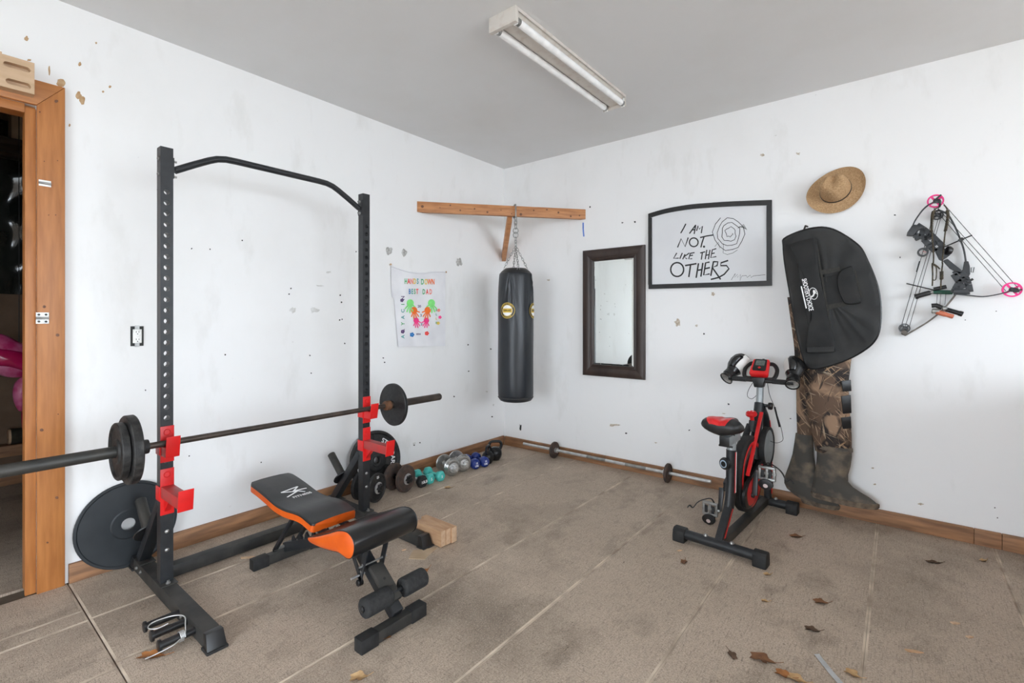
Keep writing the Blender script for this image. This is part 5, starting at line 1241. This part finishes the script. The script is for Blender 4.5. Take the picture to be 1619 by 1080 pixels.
# ================================================================== black bow case
bc_ = thing('bow_case', 'black soft bow case with white print hanging over the waders', 'bow case', RW(1310, 585, .14))
def bp_(cx, cy, off): return RW(1230+cx*.21767, 355+cy*.21767, off+.012)
outl = [(42,105),(130,60),(230,30),(320,20),(400,35),(480,75),(560,130),(610,180),(650,260),(690,350),(725,450),(745,560),(748,680),(735,780),(700,850),(640,905),(540,965),(430,1010),(330,1040),(250,1050),(208,1028),(180,960),(150,850),(120,700),(90,520),(65,380),(45,250),(38,150)]
O2 = [(p.x, p.y) for p in cr([V((x, y, 0)) for x, y in outl], 3, True)]
ccx, ccy = 380, 540
def brg(k, off, dx=0): return [bp_(ccx+(x-ccx)*k+dx, ccy+(y-ccy)*k, off) for x, y in O2]
def wav(k, off, dx=0): return [bp_(ccx+(x-ccx)*k+dx, ccy+(y-ccy)*k, off+.006*sin(x*.021+y*.013)+.004*sin(x*.05-y*.03)) for x, y in O2]
MB().dome([brg(.93, .158), brg(1, .165), brg(1.0, .205), brg(.985, .222), wav(.90, .232, -8), wav(.72, .240, -10), wav(.5, .244, -10), wav(.25, .244, -10)]).build('shell', CANVAS, bc_, smooth=60)
MB().tube(brg(.995, .214), .0045, n=6, closed=True).build('front_piping', BLACK, bc_)
MB().tube(brg(1.003, .172), .0045, n=6, closed=True).build('back_piping', BLACK, bc_)
MB().tube(brg(1.001, .192), .003, n=6, closed=True).build('zip', WEB, bc_)
def pocket(poly, o0, o1, nm, mt, ins=.94):
    P = [(p.x, p.y) for p in cr([V((x, y, 0)) for x, y in poly], 3, True)]; cx = sum(p[0] for p in P)/len(P); cy = sum(p[1] for p in P)/len(P)
    f = lambda k, o: [bp_(cx+(x-cx)*k, cy+(y-cy)*k, o) for x, y in P]
    return MB().dome([f(1, o0), f(1, o0+(o1-o0)*.6), f(ins, o1), f(.6, o1+.004), f(.2, o1+.004)]).build(nm, mt, bc_, smooth=50)
pocket([(90,150),(170,118),(255,98),(285,120),(292,220),(300,330),(345,560),(385,740),(418,890),(405,930),(300,938),(212,932),(205,895),(238,800),(205,650),(170,480),(145,330),(135,240)], .228, .268, 'long_pocket', CANVAS2)
pocket([(445,345),(520,305),(545,320),(575,430),(600,545),(590,575),(500,580),(465,545),(430,440)], .236, .268, 'small_pocket', CANVAS2)
def band(a, b, w, nm, o=.2475, mt=WEB):
    d = V((b[0]-a[0], b[1]-a[1])).normalized(); q = V((-d.y, d.x))*w/2
    MB().prism([bp_(x, y, o) for x, y in ((a[0]+q.x, a[1]+q.y), (b[0]+q.x, b[1]+q.y), (b[0]-q.x, b[1]-q.y), (a[0]-q.x, a[1]-q.y))], (0, -.003, 0)).build(nm, mt, bc_)
band((305, 352), (450, 322), 34, 'webbing_strap'); band((355, 602), (500, 575), 34, 'webbing_strap'); band((555, 330), (608, 530), 16, 'webbing_strap', o=.250); band((275, 110), (408, 905), 14, 'pocket_zip', o=.256)
band((470, 380), (555, 360), 10, 'pocket_edge', o=.272, mt=CANVAS2); band((212, 912), (405, 905), 34, 'pocket_flap', o=.268, mt=CANVAS)
MB().prism([bp_(x, y, .2465) for x, y in ((318, 385), (430, 360), (480, 560), (350, 590))], (0, -.002, 0)).build('patch', CANVAS2, bc_)
MB().tube([bp_(x, y, .262) for x, y in ((248, 190), (250, 240), (256, 290))], .003, n=6).build('zip_pull', ZINC, bc_)
# white printed mark along the long pocket
ang = math.atan2(640-400, 245-190); dx_, dy_ = cos(ang), sin(ang)
def lg_(x, y, h): cx = 214+dx_*x+dy_*y; cy = 510+dy_*x-dx_*y; return bp_(cx, cy, .2745)
MB().text("SHOOTER'S CHOICE", 48, lg_, bold=1.0, sx=.54).build('lettering', WHITEP, bc_, smooth=0)
MB().ribbon([(-70, -30), (95, -30)], 9, lg_).build('underline_print', WHITEP, bc_, smooth=0)
m = MB(); m.ribbon([(2+42*cos(a), 44+30*sin(a)) for a in [2*pi*k/26 for k in range(27)]], 4, lg_); m.disc2((-8, 52), 16, 9, lg_); m.ribbon([(0, 50), (16, 40), (22, 22)], 12, lg_)
for q in ((-20, 66), (-5, 74), (12, 70)): m.ribbon([(-8, 56), q], 4, lg_)
m.build('emblem', WHITEP, bc_, smooth=0)
hk = bp_(230, 30, .16)
MB().tube([bp_(180, 60, .175), bp_(200, 10, .12), V((bp_(215, -10, -.012).x, -.008, bp_(215, -5, -.012).z-.02))], .006, n=8).build('hanging_loop', WEB, bc_)

# ================================================================== camouflage chest waders with boots
wd = thing('chest_waders', 'reed camouflage chest waders with muddy boots hanging behind the bow case', 'waders', RW(1300, 800, .1))
def lsec(xa, xb, yc, ry, z, n=22, wob=0, sd=0): 
    c = (xa+xb)/2; r = (xb-xa)/2
    return [V((c+r*cos(2*pi*k/n)*(1+wob*sin(3*2*pi*k/n+z*17+sd)), -yc+ry*sin(2*pi*k/n)*(1+wob*sin(2*2*pi*k/n+z*23+sd)), z)) for k in range(n)]
def wl_(px0, px1, py, off): a = RW(px0, py, off); b = RW(px1, py, off); return a.x, b.x, a.z
front = [(1268, 1345, 470), (1266, 1346, 520), (1264, 1345, 565), (1272, 1343, 600), (1276, 1344, 640), (1281, 1345, 680), (1288, 1346, 712)]
rings = [lsec(*wl_(a, b, y, .115)[:2], .115, .052-.004*(i % 2), wl_(a, b, y, .115)[2], wob=.05, sd=i) for i, (a, b, y) in enumerate(front)]
MB().loft(rings).build('leg', CAMO, wd, smooth=60)
back = [(1246, 1300, 470), (1254, 1300, 540), (1259, 1296, 600), (1260, 1290, 650), (1261, 1285, 700)]
rings = [lsec(*wl_(a, b, y, .045)[:2], .045, .034, wl_(a, b, y, .045)[2], wob=.06, sd=i*2) for i, (a, b, y) in enumerate(back)]
MB().loft(rings).build('leg', CAMO, wd, smooth=60)
topz = RW(1290, 400, .1).z
rings = [lsec(2.60, 2.92, .082, .062, RW(1290, 500, .1).z, wob=.04), lsec(2.61, 2.92, .08, .06, 1.45, wob=.05), lsec(2.64, 2.90, .08, .055, 1.65, wob=.05), lsec(2.68, 2.86, .075, .045, 1.74)]
MB().loft(rings).build('body', CAMO, wd, smooth=60)
for z in (1.64,): MB().tube([V((2.72, -.05, z+.08)), V((2.745, -.02, 1.80)), V((2.755, -.010, 1.815)), V((2.765, -.02, 1.80)), V((2.80, -.05, z+.08))], .008, n=8).build('shoulder_strap', BLACK, wd)
# black shell loops on the front leg
for a, b in ((602, 619), (626, 654), (660, 678)):
    P = [RW(x, y, .150) for x, y in ((1329, a), (1344, a-1), (1345, b), (1332, b))]
    P = [V((p.x, -.150-(.0 if i in (0, 3) else -.028), p.z)) for i, p in enumerate(P)]
    MB().prism(P, (0.004, -.012, 0)).build('shell_loop', BLACK, wd, bevel=.004)
def boot(slices, yc, nm, off):
    """horizontal slices: (py, px heel, px toe, half width)"""
    rings = []; n = 24
    for py, ph, pt, hw in slices:
        a = RW(ph, py, off).x; b = RW(pt, py, off).x; z = RW((ph+pt)/2 if False else 1300, py, off).z
        L = b-a; ring = []
        for k in range(n):
            q = 2*pi*k/n; ux = (1+cos(q))/2
            w = hw*(1 if L < .2 else (.86+.14*cos((ux-.72)*4.5))*(1 if ux < .85 else 1-.25*((ux-.85)/.15)))
            ring.append(V((a+L*ux, -yc+w*sin(q)*(1 if abs(sin(q)) < .5 else 1), z)))
        rings.append(ring)
    return rings
fs = [(703, 1290, 1347, .052), (716, 1291, 1347, .053), (730, 1291, 1345, .051), (744, 1289, 1341, .050), (755, 1287, 1341, .050), (762, 1286, 1349, .049), (768, 1285, 1362, .048), (773, 1284, 1375, .047), (778, 1284, 1384, .046), (782, 1284, 1388, .046)]
rg_ = boot(fs, .115, 'boot', .115)
bt = MB().loft(rg_).build('boot', MUD, wd, smooth=60)
def sole(ring, dz, dx=.006):
    c = sum(ring, V())/len(ring)
    up_ = [V((c.x+(p.x-c.x)*1.05, c.y+(p.y-c.y)*1.18, p.z+.006)) for p in ring]
    return MB().loft([up_, [p+V((0, 0, -dz)) for p in up_], [V((c.x+(p.x-c.x)*.98, c.y+(p.y-c.y)*1.02, p.z-dz-.008)) for p in ring]])
# tilt the soles a little: heel lower than toe as it hangs
sole(rg_[-1], .020).build('sole', MUDS, bt, smooth=40)
MB().loft([[p+V((0, 0, .004)) for p in rg_[0]], [c_+(p-c_)*1.05 for p in rg_[0] for c_ in [sum(rg_[0], V())/24]], [c_+(p-c_)*1.05+V((0, 0, -.02)) for p in rg_[0] for c_ in [sum(rg_[0], V())/24]], [p+V((0, 0, -.026)) for p in rg_[0]]], False).build('cuff_band', MUD, bt, smooth=50)
fs2 = [(690, 1258, 1286, .040), (705, 1256, 1286, .042), (725, 1253, 1287, .042), (745, 1247, 1290, .042), (757, 1243, 1294, .043), (766, 1240, 1300, .043), (775, 1240, 1310, .042), (783, 1244, 1320, .041), (791, 1256, 1326, .038), (796, 1268, 1327, .034)]
rg2 = boot(fs2, .050, 'boot', .050)
b2 = MB().loft(rg2).build('boot', MUD, wd, smooth=60)
sole(rg2[-1], .014).build('sole', MUDS, b2, smooth=40)

# ================================================================== compound bows
def bowp(px, py, off=.05): return RW(px, py, off)
bw = thing('compound_bow', 'grey compound bow with hot pink cams hanging on the right wall', 'compound bow', bowp(1515, 470, .05))
def truss(pa, pb, nm, mt, par, w=.02, dep=.03):
    m = MB()
    for a, b in zip(pa[:-1], pa[1:]): m.bar(a, b, dep, w*.6, up=(0, -1, 0))
    for a, b in zip(pb[:-1], pb[1:]): m.bar(a, b, dep, w*.6, up=(0, -1, 0))
    for a, b in zip(pa, pb): m.bar(a, b, dep*.9, w*.6, up=(0, -1, 0))
    return m.build(nm, mt, par, bevel=.0015)
def slab(pxs, off, th, nm, mt, par, bv=.003):
    P = [bowp(x, y, off+th/2) for x, y in pxs]; return MB().prism(P, (0, th, 0)).build(nm, mt, par, bevel=bv)
C7 = 120/997; C8 = 130/1080
def a7(x, y): return 1420+x*C7, 300+y*C7
def a8(x, y): return 1415+x*C8, 410+y*C8
# riser made of linked pieces
slab([a7(*p) for p in ((185,465),(245,460),(330,500),(240,545),(200,605),(110,600),(120,560))], .062, .034, 'limb_pocket', RISER, bw)
truss([bowp(*a7(*p), .062) for p in ((245,462),(330,515),(430,590))], [bowp(*a7(*p), .062) for p in ((205,600),(300,615),(385,650))], 'riser_window', RISER, bw, w=.010)
truss([bowp(*a7(*p), .062) for p in ((430,590),(520,680),(590,750))], [bowp(*a7(*p), .062) for p in ((335,650),(420,745),(490,810))], 'riser_bridge', RISER, bw, w=.010)
slab([a7(*p) for p in ((590,745),(640,800),(690,850),(640,890),(575,930),(540,915),(490,810))], .062, .036, 'sight_shelf', RISER, bw)
slab([a7(*p) for p in ((225,620),(300,615),(305,640),(235,672),(212,645))], .055, .02, 'riser_stop', BLACK, bw)
slab([a7(*p) for p in ((590,930),(650,905),(740,980),(830,1050),(840,1085),(760,1075),(680,1030))], .062, .040, 'grip', RISER, bw, bv=.006)
truss([bowp(*a8(*p), .062) for p in ((860,150),(930,240),(965,330),(985,430))], [bowp(*a8(*p), .062) for p in ((770,195),(845,300),(790,390),(770,440))], 'riser_lower', RISER, bw, w=.010)
slab([a8(*p) for p in ((765,400),(960,385),(985,440),(900,450),(765,445))], .062, .036, 'limb_pocket', RISER, bw)
def limb(pxs, off, w0, w1, nm, mt, par, th=.006):
    P = cr([bowp(x, y, off) for x, y in pxs], 6); k = len(P); rings = []
    for i, p in enumerate(P):
        d = (P[min(i+1, k-1)]-P[max(i-1, 0)]).normalized(); y = V((0, 1, 0)); q = d.cross(y).normalized(); w = w0+(w1-w0)*i/(k-1)
        rings.append([p+y*w/2+q*th/2, p-y*w/2+q*th/2, p-y*w/2-q*th/2, p+y*w/2-q*th/2])
    return MB().loft(rings).build(nm, mt, par, smooth=30)
limb([a7(195,465), a7(230,395), a7(300,295), a7(360,230), a7(420,190), a7(480,165)], .062, .034, .028, 'limb', RISER, bw)
limb([a8(780,455), a8(860,465), a8(1000,478), (1555,469), (1580,465), (1600,459)], .062, .034, .028, 'limb', RISER, bw)
def cam_wheel(px, py, off, R, nm, mt, par, sq=1.0):
    o = bowp(px, py, off); y = V((0, 1, 0))
    c_ = MB().ringed(o+V((0, -.006, 0)), y, [(R*.80, 0), (R, 0), (R, .004), (R*.94, .006), (R, .008), (R, .012), (R*.80, .012)], n=32).build(nm, mt, par, smooth=40)
    m = MB()
    for k in range(4):
        a = radians(35+90*k); m.bar(o, o+V((R*.85*cos(a), 0, R*.85*sin(a))), .010, R*.18, up=(0, -1, 0))
    m.build('spokes', mt, c_)
    MB().lathe(o+V((0, -.013, 0)), y, [(R*.28, 0), (R*.30, .002), (R*.30, .024), (R*.28, .026)], n=16).build('axle', BLACK, c_)
    m = MB(); m.prism([o+V((R*x, -.016, R*z)) for x, z in ((-.2, .35), (.55, .15), (.70, -.35), (.2, -.45), (-.1, -.2))], (0, .008, 0)); m.build('cam_module', BLACK, c_, bevel=.001)
cam_wheel(1479, 318, .062, .038, 'cam', PINK, bw); cam_wheel(1600, 458, .062, .040, 'cam', PINK, bw)
MB().bar(bowp(1476, 318, .085), bowp(1488, 308, .085), .008, .012, up=(0, -1, 0)).build('cam_peg', BLACK, bw); MB().bar(bowp(1600, 460, .085), bowp(1616, 458, .085), .008, .012, up=(0, -1, 0)).build('cam_peg', BLACK, bw)
for a, b, o1 in (((1489, 319), (1609, 455), .066), ((1480, 326), (1594, 452), .060), ((1474, 326), (1590, 460), .056)):
    MB().tube([bowp(*a, o1), bowp(*b, o1)], .0016, n=6).build('string', BLACK, bw)
MB().tube([bowp(1492, 391, .075), bowp(1522, 378, .075), bowp(1537, 372, .075)], .0035, n=8).build('cable_rod', BLACK, bw)
MB().bar(bowp(1516, 381, .075), bowp(1523, 377, .075), .012, .018).build('cable_slide', BLACK, bw, bevel=.001)
q = bowp(1503, 395, .085); MB().lathe(q+V((-.02, 0, 0)), (1, .4, -.3), [(.012, 0), (.024, .003), (.026, .012), (.02, .026), (.010, .030)], n=20).build('arrow_rest', BLACK, bw)
q = bowp(1459, 399, .085); MB().ringed(q+V((0, .016, 0)), (0, -1, 0), [(.017, 0), (.025, 0), (.026, .006), (.026, .030), (.024, .036), (.017, .036)], n=24).build('sight_ring', BLACK, bw)
MB().bar(bowp(1464, 393, .08), bowp(1476, 386, .08), .012, .012).build('sight_arm', BLACK, bw)
for k in range(3): MB().tube([q+V((0, 0, .018-.012*k)), q+V((.018, 0, .004-.006*k))], .0012, n=6).build('sight_pin', [GREENP, RED, GLUE][k], bw)
MB().bar(bowp(*a8(950, 300), .085), bowp(*a8(1025, 258), .085), .012, .016, up=(0, -1, 0)).build('limb_bolt', BLACK, bw, bevel=.001)
MB().tube([bowp(*a8(*p), .07) for p in ((1000, 110), (1040, 105), (1025, 175), (1000, 170))], .0022, n=6, closed=True).build('sling_clip', BLACK, bw)

b2_ = thing('compound_bow', 'smaller black and brown compound bow hanging behind the pink-cammed bow', 'compound bow', bowp(1470, 520, .03))
OB = .024
limb([(1482, 332), (1497, 338), (1508, 355), (1518, 378), (1524, 396), (1527, 414)], OB, .026, .030, 'limb', RISER, b2_)
slab([a8(900,110), a8(915,25), a8(965,25), a8(985,90), a8(990,190), a8(960,250), a8(915,220)], OB+.004, .034, 'limb_pocket', RISER, b2_)
slab([a8(880,190), a8(925,235), a8(890,360), a8(830,450), a8(770,470), a8(830,330)], OB, .026, 'riser', RISER, b2_)
limb([a8(790,470), a8(720,560), a8(640,650), a8(540,740), a8(420,830), a8(280,915), a8(160,985)], OB, .030, .024, 'limb', LIMBB, b2_, th=.008)
cam_wheel(1482, 340, OB, .028, 'cam', BLACK, b2_); cam_wheel(1430, 519, OB, .028, 'cam', BLACK, b2_)
slab([a8(85,940), a8(140,930), a8(185,985), a8(135,1010), a8(80,985)], OB, .024, 'limb_tip', LIMBB, b2_)
for a, b, o1 in (((1424, 519), (1476, 340), OB-.008), ((1431, 517), (1484, 344), OB+.004), ((1437, 519), (1488, 342), OB+.010)):
    MB().tube([bowp(*a, o1), bowp(*b, o1)], .0016, n=6).build('string', BLACK, b2_)
MB().tube([bowp(1449, 430, OB-.006), bowp(1454, 413, OB-.006)], .003, n=8).build('peep_serving', BLACK, b2_)
MB().tube([bowp(*a8(150, 318), .035), bowp(*a8(460, 392), .035), bowp(*a8(560, 415), .04)], .0032, n=8).build('cable_rod', BLACK, b2_)
# green taped stabiliser and small black lights clamped together
MB().cyl(bowp(*a8(500, 430), .045), bowp(*a8(755, 435), .04), .012, n=14).build('stabiliser', GREENP, b2_)
MB().cyl(bowp(*a8(510, 395), .065), bowp(*a8(675, 360), .065), .011, n=14).build('sight_bar', BLACK, b2_)
t = thing('flashlight', 'small black flashlight clamped beside the lower limb of the bows', 'flashlight', bowp(*a8(390, 460), .06))
MB().lathe(bowp(*a8(470, 435), .06), bowp(*a8(330, 475), .06)-bowp(*a8(470, 435), .06), [(.009, -.008), (.010, 0), (.014, .006), (.014, .06), (.016, .062), (.016, .074), (.012, .076)], n=18).build('barrel', BLACK, t)
MB().cyl(bowp(*a8(455, 440), .06), bowp(*a8(500, 428), .06), .0105, n=14).build('ring', ZINC, t)
t = thing('flashlight', 'small black and silver flashlight with orange lens hung below the bows', 'flashlight', bowp(*a8(650, 700), .06))
MB().lathe(bowp(*a8(660, 655), .075), bowp(*a8(830, 705), .075)-bowp(*a8(660, 655), .075), [(.010, 0), (.013, .005), (.013, .06), (.015, .064), (.015, .078), (.012, .08)], n=18).build('barrel', BLACK, t)
MB().lathe(bowp(*a8(690, 640), .075), bowp(*a8(640, 650), .075)-bowp(*a8(690, 640), .075), [(.010, 0), (.015, .003), (.015, .02), (.01, .024)], n=18).build('clamp', ZINC, t)
MB().lathe(bowp(*a8(540, 690), .078), bowp(*a8(680, 730), .078)-bowp(*a8(540, 690), .078), [(.012, 0), (.014, .004), (.014, .04), (.012, .05), (.013, .075), (.01, .08)], n=16).build('orange_lens', COPPER, t)
MB().lathe(bowp(*a8(480, 680), .078), bowp(*a8(560, 685), .078)-bowp(*a8(480, 680), .078), [(.010, 0), (.014, .004), (.014, .03), (.012, .034)], n=16).build('clear_cap', ZINC, t)
MB().tube([bowp(*a8(480, 610), .07), bowp(*a8(540, 605), .07), bowp(*a8(620, 640), .07)], .013, n=10).build('tail', BLACK, t)
for x in (545, 590, 655): MB().tube([bowp(*a8(x+15, 420), .06), bowp(*a8(x, 600), .068)], .0012, n=5).build('cord', BLACK, t)
# braided slings hooked over the upper cam
for k, (pts, lab) in enumerate(((((530,235),(480,260),(455,320),(445,420),(440,560)), 'left'), (((600,200),(635,240),(655,330),(640,450),(620,545)), 'right'))):
    t = thing('bow_sling', 'coiled olive cord sling hanging from the upper cams, '+('the one nearer the case' if k == 0 else 'the one nearer the strings'), 'cord', bowp(*a7(*pts[-1]), .09), group='coiled cord slings')
    P = cr([bowp(*a7(*p), .092) for p in pts], 5)
    MB().tube(P, .0032, n=8).build('core', CORD, t)
    i0 = len(P)//3; H = []
    for i in range(i0, len(P)-1):
        for q in range(12): a = 2*pi*q/6; pt = P[i].lerp(P[i+1], q/12); H.append(pt+V((.0065*cos(a), .0065*sin(a), .002*sin(a))))
    MB().tube(H, .0020, n=5).build('coil', CORD, t, smooth=70)
    if k == 0: tail = [a7(445, 560), a7(455, 700), a7(465, 850), a7(462, 960), a8(490, 60), a8(495, 200), a8(490, 350)]
    else: tail = [a7(620, 545), a7(608, 650), a7(600, 740), a7(580, 950), a8(625, 60), a8(610, 200), a8(600, 390)]
    MB().tube(cr([bowp(*p, .092) for p in tail], 5), .0034, n=8).build('tail', CORD, t)
    if k == 0: MB().tube(cr([bowp(*a8(*p), .092) for p in ((500, 80), (530, 90), (545, 130), (540, 250), (515, 275), (495, 250), (495, 120))], 4, True), .003, n=6, closed=True).build('loop', CORD, t)
    else:
        H = []
        for q in range(60): a = 2*pi*q/6; H.append(bowp(*a8(612, 160+q*1.8), .092)+V((.0065*cos(a), .0065*sin(a), 0)))
        MB().tube(H, .0026, n=5).build('knot_coil', CORD, t)
        MB().tube(cr([bowp(*a8(*p), .092) for p in ((500, 60), (545, 85), (590, 130))], 4), .004, n=6).build('cross_cord', CORD, t)
# wall hook carrying the bows
q = bowp(1484, 331, 0)
MB().tube([V((q.x, -.001, q.z+.012)), V((q.x, -.06, q.z+.005)), V((q.x, -.11, q.z)), V((q.x, -.125, q.z+.010)), V((q.x, -.125, q.z+.03))], .005, n=8).build('wall_hook', STEEL, label='steel hook in the right wall carrying the bows and slings', cat='hook')

# ================================================================== litter on the floor
def leaf(px, py, L, W, rot, mt, seed, label, lobes=5, curl=.3):
    rnd = random.Random(seed); o = FL(px, py, .0035); n = 22; L *= 1.3; W *= 1.75; curl *= .8; R0, R1 = [], []
    for k in range(n):
        a = 2*pi*k/n; r = 1-.42*(abs(sin(a*lobes/2)))*rnd.uniform(.6, 1.2)
        x, y = L/2*r*cos(a), W/2*r*sin(a)
        z = curl*W*(abs(sin(a))**2*.5+.12*rnd.random())
        R0.append((x, y, z)); R1.append((x*.5, y*.5, z*.25+.12*curl*W*rnd.random()))
    tr = lambda p: o+V((p[0]*cos(rot)-p[1]*sin(rot), p[0]*sin(rot)+p[1]*cos(rot), max(p[2], 0)))
    m = MB().dome([[tr(p) for p in R0], [tr(p) for p in R1]])
    m.dome([[tr(p)-V((0, 0, .0015)) for p in R0], [tr(p)-V((0, 0, .0015)) for p in R1]])
    m.tube([tr((L*.45, 0, .001)), tr((L*.62, W*.06, .004)), tr((L*.74, W*.14, .006))], .0011, n=5)
    m.build('dry_leaf', mt, smooth=60, label=label, cat='leaf', group='dry leaves on the floor')
FR = math.atan2(RT.y, RT.x)
for i, (px, py, L, W, rot, c, lab) in enumerate([
    (238, 1037, .085, .035, .05, 0, 'curled orange-brown dry leaf under the foot pegs of the rack'),
    (668, 905, .075, .03, 1.0, 0, 'orange dry leaf standing beside the foam leg roller'),
    (566, 1071, .055, .032, .2, 2, 'tan dry leaf on the floor in front of the bench foot'),
    (1297, 952, .055, .03, -.2, 1, 'brown crumpled dry leaf between the bike and the right floor seam'),
    (1283, 995, .048, .025, -.4, 3, 'small dark dry leaf just below the brown crumpled leaf'),
    (1204, 1042, .075, .04, -.5, 1, 'large curled brown leaf at the bottom of the floor, left of the plastic strip'),
    (1238, 1066, .050, .028, -.7, 0, 'small rusty leaf tucked against the large curled leaf'),
    (1258, 1073, .055, .03, -.6, 2, 'pale leaf at the bottom edge beside the rusty leaf'),
    (1347, 1065, .045, .028, -.9, 2, 'tan triangular leaf on the floor seam at the bottom edge'),
    (1213, 908, .032, .02, 0, 2, 'small tan leaf near the rear foot of the bike'),
    (1258, 848, .060, .03, -.1, 1, 'flat reddish brown leaf beside the front foot of the bike'),
    (1475, 889, .060, .022, -.2, 3, 'thin dark leaf on the floor below the bows'),
    (1555, 886, .035, .018, .2, 2, 'small yellowish leaf by the right baseboard'),
    (708, 771, .050, .026, .1, 2, 'small tan leaf in front of the chrome dumbbells'),
    (1081, 888, .040, .022, .9, 1, 'small brown leaf left of the rear foot of the bike'),
    (1158, 1036, .045, .02, 1.6, 3, 'narrow dark leaf left of the large curled leaf'),
    (606, 1006, .07, .05, .6, 0, 'yellow-orange leaf caught behind the front foot of the bench'),
    (1209, 950, .028, .014, -.4, 2, 'tiny pale leaf in front of the bike')]):
    leaf(px, py, L, W, FR+rot, LEAF[c], 300+i, lab)
def chip(px, py, L, w, rot, label, mt=RAWW):
    o = FL(px, py, 0); d = V((cos(FR+rot), sin(FR+rot), 0)); s = V((-d.y, d.x, 0))
    MB().prism([o+d*(L/2), o+s*w/2+d*L*.1, o-d*L/2+s*w*.4, o-d*L*.4-s*w*.4, o-s*w*.3+d*L*.2], (0, 0, .004)).build('wood_chip', mt, label=label, cat='wood chip', group='wood chips on the floor')
chip(1446, 1031, .06, .016, -.25, 'long pale wood splinter on the floor near the right edge')
chip(1511, 986, .035, .016, -.1, 'pale grey wood chip under the bows', ENDG)
chip(125, 914, .06, .008, .35, 'pale splinter lying against the left baseboard by the door')
chip(395, 882, .10, .022, .15, 'pale flat wood shaving behind the rear foot of the bench', ENDG)
chip(639, 870, .025, .012, .5, 'tiny pale wood chip beside the cardboard scrap', ENDG)
chip(1534, 1008, .028, .014, 0, 'small pale chip to the right of the grey wood chip', ENDG)
chip(1075, 871, .03, .012, .3, 'tiny pale chip in front of the left pedal of the bike', ENDG)
pts = cr([FL(1291, 1035, .003), FL(1303, 1050, .004), FL(1315, 1065, .003), FL(1330, 1082, .003)], 6)
m = MB(); k = len(pts)
m.loft([[p-RT*.009, p+RT*.009+V((0, 0, .002)), p+RT*.009+V((0, 0, .0032)), p-RT*.009+V((0, 0, .0012))] for p in pts])
m.build('plastic_strip', mat('clear_grey_plastic', (.42, .42, .42), rough=.2), label='thin clear plastic strip lying on the floor at the bottom edge', cat='plastic strip')

# unseen low cabinet, added just right of the view to shade wall and floor
CAB = (4.05, 4.70, -2.75, -.06, .98)
t = thing('shade_cabinet', 'unseen long low cabinet added against the right wall to shade the lower right', 'shade_cabinet', (sum(CAB[:2])/2, sum(CAB[2:4])/2, 0))
MB().box((CAB[0]+.04, CAB[2]+.03, .0), (CAB[1]-.03, CAB[3]-.03, CAB[4]-.04)).build('body', DSTORE, t, bevel=.004)
MB().box((CAB[0], CAB[2], CAB[4]-.04), (CAB[1], CAB[3], CAB[4])).build('worktop', RAWW, t, bevel=.004)
for k in range(4):
    w = (CAB[3]-CAB[2]-.06)/4; y = CAB[2]+.03+w*k
    dr = MB().box((CAB[0]+.018, y+.01, .08), (CAB[0]+.0395, y+w-.01, CAB[4]-.07)).build('door', BASEW, t, bevel=.003)
    MB().cyl((CAB[0]+.018, y+w-.06, .6), (CAB[0]-.004, y+w-.06, .6), .012, n=12).build('knob', ZINC, dr)
